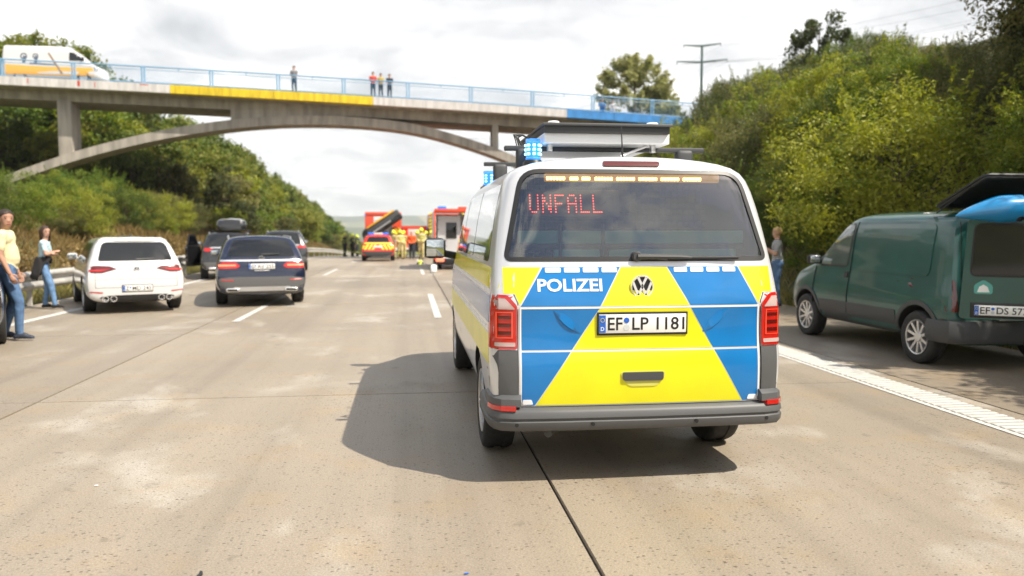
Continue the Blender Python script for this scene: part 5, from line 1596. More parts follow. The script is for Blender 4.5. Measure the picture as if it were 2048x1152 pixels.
def person_mesh(pose={}, cl={}, voxel=.014, fat=1., belly=0., sleeves='short', look=0., hand_curl=.7, long_hair=False, bulk=0.):
    """returns body mesh and hair mesh; the body is one continuous remeshed surface"""
    P = {k: Vector(v) for k, v in {**POSE, **pose}.items()}
    S = []      # p0 p1 r0 r1 flat tag
    def s(a, b, r0, r1, tg, flat=1.): S.append((Vector(a), Vector(b), r0, r1, flat, tg))
    g = bulk
    s(P['pelvis'] + Vector((-.05, 0, 0)), P['pelvis'] + Vector((.05, 0, 0)), .125 * fat + g, .125 * fat + g, 'legs', .9)
    s(P['pelvis'] + Vector((0, 0, .06)), P['waist'], .145 * fat + g, .140 * fat + g, 'top', .78)
    s(P['waist'], P['chest'], .142 * fat + g, .155 * fat + g, 'top', .72)
    s(P['chest'] + Vector((-.08, 0, .03)), P['chest'] + Vector((.08, 0, .03)), .105 * fat + g, .105 * fat + g, 'top', 1.)
    if belly: s(P['waist'] + Vector((0, belly * .5, -.02)), P['waist'] + Vector((0, belly * .55, .08)), .135, .12, 'top', .9)
    s(P['shl'], P['chest'] + Vector((-.05, 0, .05)), .070 + g, .09, 'top'); s(P['shr'], P['chest'] + Vector((.05, 0, .05)), .070 + g, .09, 'top')
    s(P['chest'] + Vector((0, -.005, .09)), P['neck'] + Vector((0, .01, .03)), .062, .054, 'skin')
    hd = P['head']; f = Vector((math.sin(look), math.cos(look), 0)); rt = Vector((f.y, -f.x, 0))
    s(P['neck'], hd - Vector((0, 0, .03)), .056, .058, 'skin')
    s(hd + f * -.008 + Vector((0, 0, .045)), hd + f * .0 + Vector((0, 0, .06)), .088, .088, 'skin', 1.08)
    s(hd + f * .030 + Vector((0, 0, -.045)), hd + f * .02 + Vector((0, 0, .02)), .056, .070, 'skin')
    s(hd + f * .088 + Vector((0, 0, -.008)), hd + f * .078 + Vector((0, 0, .028)), .017, .010, 'skin')
    for q in (-1, 1): s(hd + rt * q * .080 + Vector((0, 0, .0)), hd + rt * q * .084 + Vector((0, 0, .028)), .014, .018, 'skin')
    for q in 'lr':
        sh, el, wr, hi, kn, an = (P[k + q] for k in ('sh', 'el', 'wr', 'hi', 'kn', 'an'))
        mid = sh.lerp(el, .62)
        if sleeves == 'short':
            s(sh, mid, .066 * fat + g, .056 * fat + g, 'top'); s(mid, el, .047, .041, 'skin'); s(el, wr, .042, .029, 'skin')
        else:
            s(sh, el, .066 + g, .054 + g, 'top'); s(el, wr, .053 + g, .042 + g, 'top')
        s(hi, kn, .098 * fat + g, .068 + g, 'legs'); s(kn, an + Vector((0, 0, .03)), .067 + g, .050 + g, 'legs')
        toe = an + Vector((.02 if q == 'r' else -.02, .155, -.050)); ff = Vector((0, .05, 0))
        if ('to' + q) in P: toe = P['to' + q]
        s(an + Vector((0, -.035, -.035)), an + (toe - an) * .45 + Vector((0, 0, .0)), .043, .043, 'shoe', .95); s(an.lerp(toe, .4) + Vector((0, 0, -.012)), toe, .043, .034, 'shoe', .9)
    mb = MB()
    for (a, b, r0, r1, fl, tg) in S:
        capsule(mb, a, b, r0, r1, fl, 12)
    o = mb.build('tmp', M['skin'], smooth=False)
    md = o.modifiers.new('r', 'REMESH'); md.mode = 'VOXEL'; md.voxel_size = voxel
    m2 = o.modifiers.new('s', 'SMOOTH'); m2.iterations = 3; m2.factor = .5
    dg = bpy.context.evaluated_depsgraph_get(); dg.update()
    me = bpy.data.meshes.new_from_object(o.evaluated_get(dg)); bpy.data.objects.remove(o)
    nv = len(me.vertices); co = np.zeros(nv * 3, dtype=np.float32); me.vertices.foreach_get('co', co); co = co.reshape(-1, 3)
    nf = len(me.polygons); c = np.zeros(nf * 3, dtype=np.float32); me.polygons.foreach_get('center', c); c = c.reshape(-1, 3)
    best = np.full(nf, 9.); lab = np.zeros(nf, dtype=int)
    tags = ['skin', 'top', 'legs', 'shoe', 'sole', 'eye', 'lips']
    for (a, b, r0, r1, fl, tg) in S:
        a_, d_ = np.array(a), np.array(b - a); L2 = max(1e-9, d_ @ d_)
        t = np.clip(((c - a_) @ d_) / L2, 0, 1); dist = np.linalg.norm(c - a_ - t[:, None] * d_, axis=1) - (r0 + (r1 - r0) * t)
        k = dist < best; best[k] = dist[k]; lab[k] = tags.index(tg)
    low = min(P['anl'].z, P['anr'].z) - .09
    lab[(lab == 3) & (c[:, 2] < np.minimum(.03 + low, 9))] = 4
    # eyes and mouth, hands with five fingers
    ex = MB()
    for q in (-1, 1):
        e0 = len(ex.f); capsule(ex, hd + f * .079 + rt * q * .033 + Vector((0, 0, .030)), hd + f * .079 + rt * q * .040 + Vector((0, 0, .030)), .006, .006, .8, 8); ex.mi[e0:] = [5] * (len(ex.f) - e0)
        e0 = len(ex.f); capsule(ex, hd + f * .080 + rt * q * .022 + Vector((0, 0, .048)), hd + f * .074 + rt * q * .050 + Vector((0, 0, .050)), .004, .003, .8, 6); ex.mi[e0:] = [5] * (len(ex.f) - e0)
    e0 = len(ex.f); capsule(ex, hd + f * .083 - rt * .018 + Vector((0, 0, -.044)), hd + f * .083 + rt * .018 + Vector((0, 0, -.044)), .007, .007, .8, 8); ex.mi[e0:] = [6] * (len(ex.f) - e0)
    for q in 'lr':
        el, wr = P['el' + q], P['wr' + q]; d = (wr - el).normalized(); sg = 1 if q == 'r' else -1
        wd = Vector((0, 1, 0)) - d * d.y
        wd = wd.normalized() if wd.length > .2 else Vector((1, 0, 0))
        pn = d.cross(wd).normalized() * sg        # away from the body side
        capsule(ex, wr, wr + d * .075, .026, .036, .55, 10, wd)
        for i, (off, ln) in enumerate(((.027, .070), (.009, .080), (-.009, .075), (-.026, .058))):
            k0 = wr + d * .085 + wd * off; k1 = k0 + (d * math.cos(hand_curl * .5) - pn * -math.sin(hand_curl * .5) * -1) * ln * .5; k2 = k1 + (d * math.cos(hand_curl * 1.3) - pn * math.sin(hand_curl * 1.3)) * ln * .5
            capsule(ex, k0, k1, .0105, .0095, 1, 8); capsule(ex, k1, k2, .0095, .0075, 1, 8)
        t0 = wr + d * .025 + wd * .030; t1 = t0 + (d * .7 + wd * .6).normalized() * .040; capsule(ex, t0, t1, .012, .011, 1, 8); capsule(ex, t1, t1 + (d * .9 + wd * .15 - pn * .2).normalized() * .032, .011, .008, 1, 8)
    V = np.concatenate([co, np.array(ex.v)]); polys = [tuple(p.vertices) for p in me.polygons] + [tuple(i + nv for i in fc) for fc in ex.f]
    out = bpy.data.meshes.new('body'); out.from_pydata([tuple(v) for v in V], [], polys)
    out.polygons.foreach_set('material_index', list(lab) + list(ex.mi)); smooth_me(out, 60); bpy.data.meshes.remove(me)
    for tg in tags:
        out.materials.append(M[cl.get(tg, {'skin': 'skin', 'top': 'shirt_grey', 'legs': 'denim_dark', 'shoe': 'shoe_navy', 'sole': 'shoe_navy', 'eye': 'hair_dark', 'lips': 'lips'}[tg])])
    # hair: a shell over the skull, open at the face
    hb = MB(); vs = []; nn = 20; mm = 12
    for i in range(mm + 1):
        ph = math.pi * i / mm * .74
        for k in range(nn):
            th = 2 * math.pi * k / nn
            dv_ = Vector((math.sin(ph) * math.sin(th), math.sin(ph) * math.cos(th), math.cos(ph)))     # th=0 faces forward
            front = max(0., math.cos(th)); lim = math.pi * (.74 - .40 * front ** .7 + .02 * math.sin(9 * th))
            p2 = min(ph, lim); dv_ = Vector((math.sin(p2) * math.sin(th), math.sin(p2) * math.cos(th), math.cos(p2)))
            r_ = .099 + .003 * math.sin(5 * th + 3 * ph) + .002 * math.sin(17 * th + 9 * ph)
            q = Vector((dv_.x * r_ * .96, dv_.y * r_ * 1.06, dv_.z * r_))
            if long_hair and ph > 1.2 and front < .55: q.z -= (ph - 1.2) * .16; q.x *= 1.12; q.y = q.y * 1.05 - .01
            vs.append(hd + rt * q.x + f * (q.y - .008) + Vector((0, 0, .055 + q.z)))
    fs = [(i * nn + k, i * nn + (k + 1) % nn, (i + 1) * nn + (k + 1) % nn, (i + 1) * nn + k) for i in range(mm) for k in range(nn)]
    hb.add(vs, fs); ho = hb.build('hair', None); hm = ho.data; bpy.data.objects.remove(ho)
    return out, hm
def person(label, loc, rz, H, mesh, hair, hairm='hair_dark', group=None, name='person', cat='person'):
    e = empty(name, loc, rz, label, cat, group); k = H / 1.75; e.scale = (k, k, k)
    o = bpy.data.objects.new('body', mesh); col.objects.link(o); o.parent = e
    if hair is not None:
        h = bpy.data.objects.new('hair', hair); col.objects.link(h); h.parent = e
        if not hair.materials: hair.materials.append(M[hairm])
    return e
# man in the yellow T-shirt
bm_, hm_ = person_mesh(dict(pelvis=(0, -.03, .965), chest=(0, -.03, 1.33), waist=(0, .0, 1.11), neck=(0, -.035, 1.475), head=(.02, -.01, 1.60), shr=(.185, -.03, 1.41), shl=(-.185, -.03, 1.41),
    elr=(.235, -.04, 1.14), wrr=(.25, .07, .90), ell=(-.235, -.05, 1.13), wrl=(-.24, .04, .90), hir=(.085, -.02, .94), hil=(-.085, -.03, .94), knr=(.12, .13, .52), anr=(.13, .12, .09), knl=(-.06, .02, .52), anl=(-.06, -.10, .09)),
    dict(top='tee_yellow', legs='denim', shoe='shoe_navy', sole='sole', skin='skin_tan'), .012, 1.03, .03, look=R(52))
person('man in pale yellow T-shirt, blue jeans and navy shoes standing with arms down', (-5.72, 12.50, 0), R(-80), 1.885, bm_, hm_, 'hair_dark')
# woman with crossed arms
bm_, hm_ = person_mesh(dict(pelvis=(0, -.06, .96), waist=(0, -.04, 1.10), chest=(0, -.02, 1.31), head=(.01, .01, 1.60), shr=(.165, -.01, 1.39), shl=(-.165, -.01, 1.39), elr=(.215, .06, 1.16), wrr=(-.07, .150, 1.20), ell=(-.215, .05, 1.15), wrl=(.07, .165, 1.15),
    hir=(.08, -.05, .93), hil=(-.08, -.05, .93), knr=(.10, .10, .51), anr=(.11, .16, .09), knl=(-.07, .0, .51), anl=(-.07, -.06, .09)),
    dict(top='tee_blue', legs='denim_light', shoe='jacket_black', sole='sole'), .012, .90, look=R(45), long_hair=True, hand_curl=.15)
w_ = person('woman in light blue T-shirt and jeans with crossed arms by the guard rail', (-7.27, 17.42, 0), R(-80), 1.68, bm_, hm_, 'hair_brown')
jk = MB(); vs = []; nn = 24
for i, (z, r_, dx) in enumerate(((1.10, .150, 0.), (1.05, .168, 0.), (.98, .178, -.01), (.88, .19, -.03), (.76, .20, -.06), (.66, .19, -.09))):
    for k in range(nn):
        t = 2 * math.pi * k / nn; fz = .05 * math.sin(3 * t) * (i / 5) + (.16 * max(0, math.cos(t)) if i > 2 else 0) * (i - 2)
        rr = r_ * (1 + .06 * math.sin(7 * t + i)); vs.append((rr * math.sin(t), -.04 + dx + rr * .85 * math.cos(t), z + fz))
jk.add(vs, [(i * nn + k, i * nn + (k + 1) % nn, (i + 1) * nn + (k + 1) % nn, (i + 1) * nn + k) for i in range(5) for k in range(nn)])
o = jk.build('jacket', M['jacket_black'], w_); md = o.modifiers.new('t', 'SOLIDIFY'); md.thickness = .012
gl_ = MB(); hd_ = Vector((.01, .01, 1.60)); f_ = Vector((math.sin(R(45)), math.cos(R(45)), 0)); rt_ = Vector((f_.y, -f_.x, 0))
for q in (-1, 1):
    gl_.tube([hd_ + f_ * .094 + rt_ * (q * .036 + .024 * math.cos(a)) + Vector((0, 0, .028 + .018 * math.sin(a))) for a in np.linspace(0, 6.283, 13)], .0022, 5, cap=False)
gl_.build('glasses', M['black'], w_)
# woman by the thicket in a striped top
bm_, hm_ = person_mesh(dict(elr=(.22, .08, 1.16), wrr=(.10, .26, 1.30), ell=(-.22, .06, 1.16), wrl=(-.10, .24, 1.28)), dict(top='striped_top', legs='denim', shoe='shoe_navy'), .016, 1.08, look=R(-10))
person('woman with blond hair and striped top standing at the edge of the thicket', (7.60, 16.0, 0), R(70), 1.66, bm_, hm_, 'hair_blond')
# onlookers on the bridge
stand = dict(elr=(.23, .06, 1.15), wrr=(.12, .26, 1.06), ell=(-.23, .06, 1.15), wrl=(-.12, .26, 1.06))
def onlooker(x, rz, H, label, top, legs, pose=stand, hair='hair_dark', dz=-.04, y=BY0 + .55, **k):
    a, b = person_mesh(pose, dict(top=top, legs=legs), .03, **k)
    person(label, (x, y, deck_z(x) + dz), rz, H, a, b, hair)
onlooker(-7.25, R(170), 1.78, 'man in grey top and dark jeans standing alone at the bridge railing', 'shirt_grey', 'denim_dark')
onlooker(-2.22, R(185), 1.72, 'person in red top at the bridge railing, first of three', 'shirt_red', 'denim_dark')
onlooker(-1.72, R(175), 1.66, 'person in mustard top at the bridge railing, middle of three', 'shirt_mustard', 'dark_cloth')
onlooker(-1.15, R(190), 1.66, 'person in dark grey at the bridge railing, last of three', 'dark_cloth', 'dark_cloth')
sit = dict(pelvis=(0, -.05, .22), waist=(0, -.02, .36), chest=(0, .04, .58), neck=(0, .06, .73), head=(0, .09, .86), shl=(-.18, .05, .67), shr=(.18, .05, .67), ell=(-.22, .16, .44), elr=(.22, .16, .44), wrl=(-.10, .32, .46), wrr=(.10, .32, .46),
           hil=(-.09, -.03, .22), hir=(.09, -.03, .22), knl=(-.12, .30, .45), knr=(.12, .30, .45), anl=(-.11, .22, .09), anr=(.11, .22, .09))
onlooker(13.1, R(180), 1.72, 'person in bright blue crouching behind the railing over the blue edge', 'shirt_blue', 'shirt_blue', sit)
onlooker(13.85, R(160), 1.70, 'person in white crouching behind the railing over the blue edge', 'white', 'white', sit)

# fire crew
def crew_mesh(pose, top, legs): return person_mesh(pose, dict(top=top, legs=legs, shoe='jacket_black', sole='jacket_black'), .03, 1.08, sleeves='long', bulk=.012)
arms2 = dict(elr=(.25, .06, 1.14), wrr=(.20, .30, 1.10), ell=(-.25, -.04, 1.14), wrl=(-.27, .04, .90))
arms3 = dict(elr=(.26, .02, 1.14), wrr=(.12, .20, 1.04), ell=(-.26, .02, 1.14), wrl=(-.12, .20, 1.02), knl=(-.11, .10, .51), anl=(-.11, .12, .09), anr=(.105, -.10, .09))
walk = dict(knl=(-.10, .20, .53), anl=(-.10, .22, .10), knr=(.10, -.02, .51), anr=(.10, -.26, .11), elr=(.25, .08, 1.14), wrr=(.24, .28, 1.0), ell=(-.25, -.12, 1.14), wrl=(-.25, -.10, .90))
hel = MB().lathe([(.125, -.03), (.135, -.028), (.128, .0), (.122, .05), (.10, .10), (.055, .135), (.001, .145)], 'z', 20, c=(0, .01, 1.655)).box((0, .12, 1.640), (.15, .09, .014), .006).box((0, .01, 1.79), (.022, .20, .03), .01)
hel.tube([(0, -.125, 1.63), (0, -.15, 1.56)], [.09, .10], 8)
ho = hel.build('helmet', M['helmet_lime']); helm = ho.data; bpy.data.objects.remove(ho)
def stripes():
    b = MB()
    for z, r_ in ((1.08, .178), (1.25, .182)):
        b.lathe([(r_ * 1.0, z - .022), (r_ * 1.03, z - .022), (r_ * 1.03, z + .022), (r_ * 1.0, z + .022)], 'z', 20, close=True)
    b.v = [(x, y * .80 + .006, z) for x, y, z in b.v]
    for s in (-1, 1):
        b.lathe([(.078, .34), (.090, .34), (.090, .38), (.078, .38)], 'z', 14, c=(s * .104, .0, 0), close=True)
    o = b.build('reflective_stripes', M['strip_lime']); m = o.data; bpy.data.objects.remove(o); return m
strm = stripes()
CM = {k: crew_mesh(p, t, l)[0] for k, (p, t, l) in {'d1': ({}, 'turnout_dark', 'dark_cloth'), 'd2': (arms2, 'turnout_dark', 'turnout_dark'), 'b1': (arms2, 'turnout_beige', 'turnout_beige'), 'b2': (arms3, 'turnout_beige', 'turnout_beige'), 'b3': (walk, 'turnout_beige', 'dark_cloth'), 'm1': (arms3, 'medic_orange', 'dark_cloth')}.items()}
def crew(px, y, kind, rz, label, H=1.80, helmet=True, group='fire crew at the accident'):
    x = (px - 817) / 1620 * y * 1.004
    e = person(label, (x, y, gz(y)), rz, H, CM[kind], None, name='firefighter' if helmet else 'person', cat='firefighter' if helmet else 'person', group=group)
    if helmet:
        o = bpy.data.objects.new('helmet', helm); col.objects.link(o); o.parent = e
    if kind[0] in 'db':
        o = bpy.data.objects.new('reflective_stripes', strm); col.objects.link(o); o.parent = e
crew(693, 64, 'd1', R(-60), 'firefighter in dark turnout gear standing apart nearest the guard rail')
crew(708, 64.5, 'd2', R(-120), 'firefighter in dark gear, one of a pair with one arm raised', 1.78)
crew(717, 66.5, 'd1', R(60), 'firefighter in dark gear standing close behind the pair, arms down', 1.72)
crew(736, 63, 'd2', R(20), 'firefighter in dark gear half hidden behind the red command car')
crew(788, 53, 'b1', R(120), 'firefighter in beige gear beside the command car tail lamp')
crew(800, 51.5, 'b2', R(200), 'firefighter in beige gear with hands folded, next to the command car')
crew(807, 53.5, 'b1', R(-20), 'firefighter in beige gear standing back to back with another, arm out')
crew(823, 52, 'm1', R(170), 'bareheaded rescuer in orange jacket and dark trousers', 1.78, False)
crew(834, 54, 'b3', R(90), 'firefighter in beige jacket and dark trousers striding towards the ambulance')
crew(842, 51, 'b2', R(170), 'tall firefighter in beige gear standing beside the ambulance', 1.92)
crew(851, 55.5, 'd1', R(180), 'firefighter in dark gear behind the tall one near the ambulance')
crew(862, 54, 'b1', R(100), 'firefighter in beige gear half behind the ambulance edge')
bag = empty('equipment_bag', (.92, 30.7, gz(30.7)), .3, 'white bag with black trim standing on the road behind the ambulance', 'bag')
MB().box((0, 0, .16), (.26, .17, .32), .07, seg=3).build('bag_body', M['white'], bag); MB().box((0, 0, .17), (.268, .08, .31), .03).build('trim', M['black'], bag); MB().tube([(-.07, 0, .31), (-.05, 0, .38), (.05, 0, .38), (.07, 0, .31)], .012, 6).build('handle', M['black'], bag)
hl = empty('fallen_helmet', (.56, 40.5, gz(40.5) - 1.60), 0, 'lime yellow helmet with black neck cover lying on the road', 'helmet')
o = bpy.data.objects.new('shell', helm); col.objects.link(o); o.parent = hl
MB().box((0, -.02, 1.645), (.34, .34, .09), .04, seg=3).build('neck_cover', M['black'], hl)

# ---------------------------------------------------------------- emergency vehicles
mat('amber_film', (.85, .48, .01), .4); mat('yellow_film', (.85, .74, .05), .4); mat('orange_red', (.75, .07, .02), .35, coat=.6); mat('blue_lamp', (.03, .14, .65), .15, coat=1., emit=(.05, .2, 1.), estr=.3)
def command_car():
    y0 = 45.9
    c = empty('command_car', (-1.70, y0, gz(y0)), R(1), 'red fire command car with yellow chevrons and blue light bar', 'car')
    L, W, H = 4.7, 1.88, 1.50
    st = hatch_cage(L, W, H, belt=1.00, yb=.10, yr=.50, ywb=L - 1.35, ywt=L - 2.1, zs=.27)
    body, bv = vehicle_body(c, st, M['paint_red'], [(.95, .35, .41), (L - .9, .35, .41)])
    four_wheels(c, W, .95, L - .9, .35, .24, 'five')
    side_windows(bv, c, L, H, 1.00, .10, .50, L - 1.35, L - 2.1, [.30, .64])
    mirrors(c, W, L - 1.75, 1.08, M['paint_red'])
    decal(bv, rpoly([(-.64, 1.07), (.64, 1.07), (.53, H - .12), (-.53, H - .12)], [.05, .05, .1, .1], 4), 'rear', .004, M['window_dark'], 'rear_window', c, .08, .01)
    decal(bv, rpoly([(-.60, .5), (.60, .5), (.60, 4), (-.60, 4)], .05), 'top', .004, M['white'], 'white_roof', c, .2, .006, at=(0, 0)) if False else None
    for s in (-1, 1):
        for i in range(4):
            x = .06 + i * .21
            decal(bv, sgn(s, [(x, .95), (x + .12, .95), (x + .30, .66), (x + .18, .66)] if x < .5 else [(x, .95), (x + .12, .95), (min(.88, x + .26), .70), (min(.80, x + .16), .70)]), 'rear', .004, M['yellow_film'], 'chevron', c, .08, .004)
        decal(bv, rpoly(sgn(s, [(.66, .90), (.88, .90), (.88, 1.0), (.70, 1.0)]), .02, 3), 'rear', .012, M['lamp_red'], 'tail_lamp', c, .06, .02)
    decal(bv, rpoly([(-.80, .985), (.80, .985), (.74, 1.045), (-.74, 1.045)], .01, 2), 'rear', .006, M['yellow_film'], 'yellow_band', c, .08, .006)
    decal(bv, rpoly([(-.86, .28), (.86, .28), (.88, .56), (-.88, .56)], .04, 3), 'rear', .010, M['dark_plastic'], 'lower_bumper', c, .08, .02)
    hit = bv.ray_cast(Vector((0, -9, .82)), Vector((0, 1, 0)))[0]
    MB().box((0, hit.y - .012, .82), (.52, .012, .11), .004).build('license_plate', M['plate_white'], c)
    z = bv.ray_cast(Vector((0, 1.3, 9)), Vector((0, 0, -1)))[0].z
    b = MB().box((0, 1.3, z + .045), (.50, .26, .10), .03).build('light_bar', M['white'], c)
    for s in (-1, 1): MB().box((s * .42, 1.3, z + .05), (.34, .26, .12), .04, seg=3).build('blue_lamp', M['blue_lamp'], b)
command_car()
def fire_truck(name, label, loc, W, H, L, rz=0., crane=False, chev=False, cat='fire truck'):
    c = empty(name, loc, rz, label, cat); h = W / 2
    MB().box((0, L * .36, H * .56 + .20), (W, L * .72, H * .86 - .14), .05).build('body', M['orange_red'], c)
    MB().box((0, L * .84, H * .50 + .12), (W * .97, L * .30, H * .80), .12, seg=3).build('cab', M['orange_red'], c)
    MB().box((0, L * .5, .55), (W * .8, L * .96, .25), .02).build('chassis', M['black'], c)
    for y in (L * .20, L * .80):
        for s in (-1, 1): wheel(c, s * (h - .17), y, .48, .30, 'steel')
    MB().box((0, -.012, H * .56 + .12), (W * .52, .03, H * .66), .015).build('roller_shutter', mat('shutter', (.72, .72, .72), .5), c)
    for k in range(8): MB().box((0, -.030, H * .28 + k * H * .075 + .12), (W * .50, .008, .02)).build('shutter_slat', M['alloy'], c)
    for s in (-1, 1):
        MB().box((s * h * .80, -.012, H * .60), (W * .13, .03, H * .16), .01).build('orange_mark', M['amber_film'], c)
        MB().box((s * h * .82, -.02, .80), (.22, .05, .14), .02).build('tail_lamp', M['lamp_red'], c)
        MB().box((s * (h * .98), -.01, H * .96), (.08, .05, .10), .02).build('corner_lamp', M['blue_lamp'], c)
        MB().box((s * (h + .05), L * .30, H * .62), (.10, .3, .5), .04).build('side_locker_mirror', M['black'], c)
        if chev:
            for k in range(9):
                z = .9 + k * .24; q = [(s * h * .98, z), (s * h * .70, z + .20), (s * h * .70, z + .32), (s * h * .98, z + .12)]
                MB().prism(q, -.032, -.02, 'y').build('chevron', M['black'], c)
            MB().box((s * h * .84, -.015, 1.95), (W * .15, .02, 2.3), .005).build('chevron_panel', M['yellow_film'], c)
    MB().box((0, -.02, H - .05), (W * .98, .06, .10), .02).build('roof_edge', M['orange_red'], c)
    MB().box((0, -.08, .62), (W, .16, .18), .03).build('rear_bumper', M['plate_white'], c)
    if crane:
        cr = empty('loader_crane', (0, 0, 0)); cr.parent = c
        rot = Matrix.Rotation(R(-34), 4, 'Y')
        MB().box((.10, -.62, 2.30), (2.55, .55, .72), .10, rot=rot, seg=3).build('boom', M['dark_plastic'], cr)
        MB().box((-.15, -.92, 2.62), (2.1, .08, .12), .02, rot=rot).build('boom_stripe', M['paint_yellow'], cr)
        MB().box((.55, -.95, 2.42), (1.1, .16, .24), .05, rot=rot).build('cylinder_housing', M['black'], cr)
        MB().tube([(-.6, -.98, 1.75), (.55, -.98, 2.52)], .07, 10).build('hydraulic_ram', M['alloy'], cr)
        MB().lathe([(.001, -.1), (.36, -.1), (.40, 0), (.36, .1), (.001, .1)], 'y', 20, c=(-.98, -.7, 1.62)).build('slew_drum', M['black'], cr)
        MB().lathe([(.26, -.08), (.34, -.08), (.34, .08), (.26, .08)], 'y', 20, c=(.78, -.85, 1.78), close=True).build('hose_reel', M['black'], cr)
        MB().box((-.1, -.45, 1.1), (1.0, .7, 1.2), .1).build('crane_base', M['black'], cr)
        MB().box((1.05, -.80, 2.75), (.5, .4, .34), .08, rot=rot).build('boom_head', M['black'], cr)
    return c
fire_truck('fire_truck', 'red and white fire truck with a black and yellow loader crane folded at its rear', (-1.70, 55.6, gz(55.6)), 2.42, 3.02, 8.2, crane=True)
fire_truck('rescue_van', 'low red rescue van parked between the crane truck and the chevron truck', (.42, 57.2, gz(57.2)), 1.75, 2.12, 5.4, cat='rescue van')
fire_truck('chevron_truck', 'red fire engine with yellow and black chevron tail mostly hidden behind the ambulance', (2.62, 56.2, gz(56.2)), 2.45, 2.95, 7.8, chev=True, cat='fire engine')
def ambulance():
    y0 = 33.4
    c = empty('ambulance', (2.12, y0, gz(y0)), 0, 'white and red ambulance with open rear and lit tail lamp beside the police van', 'ambulance')
    W, H, L = 2.14, 2.50, 6.
    bx = MB()
    for s in (-1, 1): bx.box((s * (W / 2 - .03), 1.9, 1.45), (.06, 3.8, 1.94), .02)
    bx.box((0, 1.9, H - .06), (W - .14, 3.8, .08), .02).box((0, 1.9, .50), (W - .14, 3.8, .10), .02).box((0, 3.78, 1.45), (W - .14, .06, 1.8), .01)
    bx.build('box_shell', M['white'], c)
    MB().box((0, 4.9, 1.20), (1.95, 2.2, 1.7), .25, seg=4).build('cab', M['orange_red'], c)
    for s in (-1, 1):
        MB().box((s * (W / 2 - .01), -.02, 1.42), (.07, .07, 2.0), .02).build('door_post', M['orange_red'], c)
        for k in range(4): MB().box((s * (W / 2 - .16), -.06, .85 + k * .40), (.05, .05, .05), .015).build('hinge', M['black'], c)
        MB().box((s * (W / 2 - .22), -.06, .40), (.34, .06, .13), .03).build('tail_lamp', M['lamp_lit'], c)
        wheel(c, s * .86, 1.1, .34, .24, 'steel'); wheel(c, s * .86, 4.9, .34, .24, 'steel')
    MB().box((0, -.02, H - .07), (W, .10, .15), .03).build('roof_edge', M['orange_red'], c)
    MB().box((-W / 2 + .32, .05, H + .04), (.36, .2, .14), .05, seg=3).build('corner_beacon', M['blue_lamp'], c)
    MB().box((.35, .1, H + .03), (.9, .16, .12), .04).build('rear_light_bar', M['orange_red'], c)
    MB().box((-.45, .35, 1.35), (.95, .03, 1.75), .02).build('inner_door', mat('cabinet', (.52, .52, .53), .5), c)
    MB().box((-.36, .325, 1.62), (.44, .03, .66), .04).build('door_window', M['window_dark'], c)
    for k in range(3): MB().box((-.62, .325, .75 + k * .22), (.07, .03, .08), .02).build('handle', M['black'], c)
    MB().box((0, .10, .34), (W, .35, .26), .05).build('rear_step', M['black'], c)
ambulance()

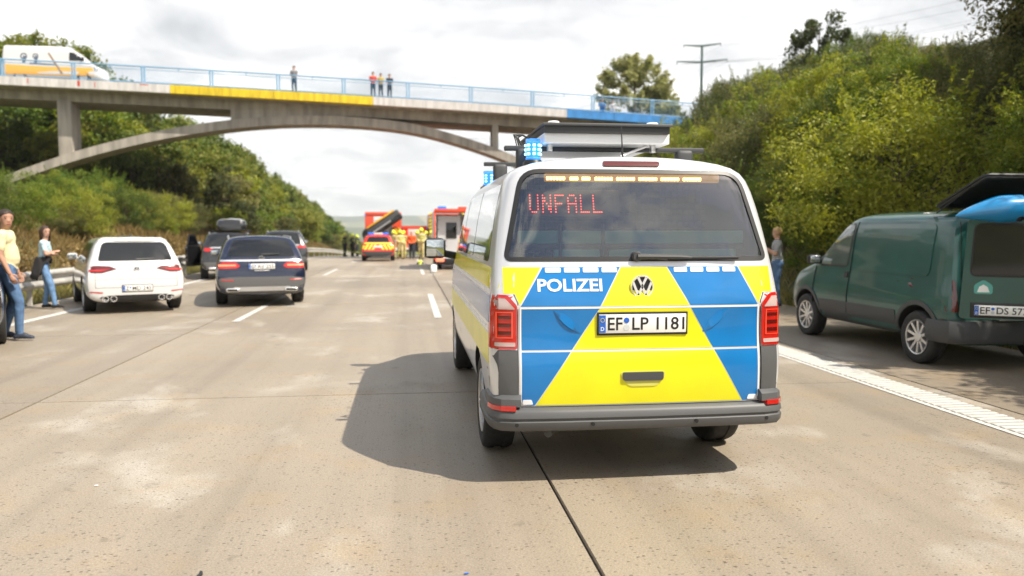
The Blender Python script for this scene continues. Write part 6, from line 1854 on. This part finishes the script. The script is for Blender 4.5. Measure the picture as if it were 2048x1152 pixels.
# ---------------------------------------------------------------- van on the bridge
mat('parcel_yellow', (.85, .42, .01), .35, coat=.4); mat('print_dark', (.10, .12, .16), .5); mat('print_brown', (.28, .17, .08), .5)
def bridge_van():
    L, W, H = 6.0, 2.0, 2.36
    xr = -25.3; yv = BY0 + 2.3
    c = empty('parcel_van', (xr, yv, deck_z(xr) - .12), R(-90), 'white and yellow high-roof delivery van standing on the bridge', 'van')
    c.rotation_euler = (0, R(0), R(-90))
    st = hatch_cage(L, W, H, belt=1.35, yb=.03, yr=.12, ywb=L - .95, ywt=L - 2.0, zs=.28, hood=1.25, tum=.14, rear_in=.04)
    body, bv = vehicle_body(c, st, M['paint_white'], [(1.1, .35, .42), (4.9, .35, .42)])
    four_wheels(c, W, 1.1, 4.9, .35, .22, 'steel')
    for side in ('right', 'left'):
        decal(bv, rpoly([(.06, .45), (5.55, .45), (5.45, .98), (3.0, .98), (1.6, 1.02), (.06, 1.10)], .05), side, .004, M['parcel_yellow'], 'yellow_band', c, .25, .006)
        decal(bv, rpoly([(4.05, 1.38), (5.0, 1.38), (4.40, 1.92), (4.05, 1.92)], .06), side, .006, M['window_dark'], 'side_window', c, .15, .008)
        for (a, z, r_) in ((1.35, 1.60, .21), (2.05, 1.62, .18)):
            decal(bv, ring2(circ(a, z, r_, 18), circ(a, z, r_ * .62, 18)), side, .006, M['print_dark'], 'printed_figure', c, .2, .004)
            decal(bv, [(a - .08, z - .45), (a + .10, z - .40), (a + .16, z), (a - .04, z + .05)], side, .007, M['print_dark'], 'printed_figure', c, .2, .004)
        decal(bv, [(3.55, .55), (3.70, .55), (2.85, 1.88), (2.78, 1.82)], side, .008, M['print_brown'], 'printed_pencil', c, .2, .004)
        decal(bv, rpoly([(1.7, 1.10), (3.3, 1.06), (3.3, 1.16), (1.7, 1.22)], .03), side, .008, M['print_dark'], 'printed_line', c, .2, .004)
        decal(bv, rpoly([(.5, 1.98), (1.6, 2.0), (1.6, 2.05), (.5, 2.03)], .02), side, .006, mat('print_pale', (.55, .56, .6), .5), 'printed_line', c, .2, .004)
        decal(bv, rpoly([(5.55, .75), (5.9, .70), (5.8, .92), (5.5, 1.02)], .04), side, .006, M['print_dark'], 'headlamp', c, .15, .006)
    mirrors(c, W, 4.9, 1.55, M['black'])
bridge_van()

# ---------------------------------------------------------------- small debris on the road
o = MB().prism(rpoly([(0, 0), (.02, .015), (.03, .045), (.022, .075), (.008, .085), (.012, .05)], .006), .001, .006, 'z').build('rubber_scrap', M['black'])
o.location = (-.98, 3.72, .001); tag(o, 'small curved black rubber scrap lying on the concrete', 'scrap')
for i, (x, y) in enumerate(((-1.93, 5.2), (.25, 3.62), (-.55, 3.55))):
    o = MB().box((0, 0, .004), (.022, .009, .005), .002).build('litter', M['white'] if i == 0 else (M['plate_blue'] if i == 1 else M['black']))
    o.location = (x, y, .001); o.rotation_euler = (0, 0, .3); tag(o, ['tiny white paper scrap lying on the concrete', 'tiny blue plastic chip lying near the slab joint', 'tiny black chip lying on the concrete near the rubber scrap'][i], 'litter')
# ---------------------------------------------------------------- haze over the valley
hz = bpy.data.materials.new('haze_air'); hz.use_nodes = True; t = hz.node_tree
for n in list(t.nodes): t.nodes.remove(n)
pv = t.nodes.new('ShaderNodeVolumePrincipled'); pv.inputs['Density'].default_value = .00018; pv.inputs['Color'].default_value = (.90, .94, 1., 1); pv.inputs['Anisotropy'].default_value = .3
om = t.nodes.new('ShaderNodeOutputMaterial'); t.links.new(pv.outputs[0], om.inputs['Volume'])
hb = MB().box((0, 3100, 100), (14500, 8000, 290)).build('haze', hz, smooth=False); tag(hb, 'pale haze in the air over the valley', 'haze', kind='stuff')
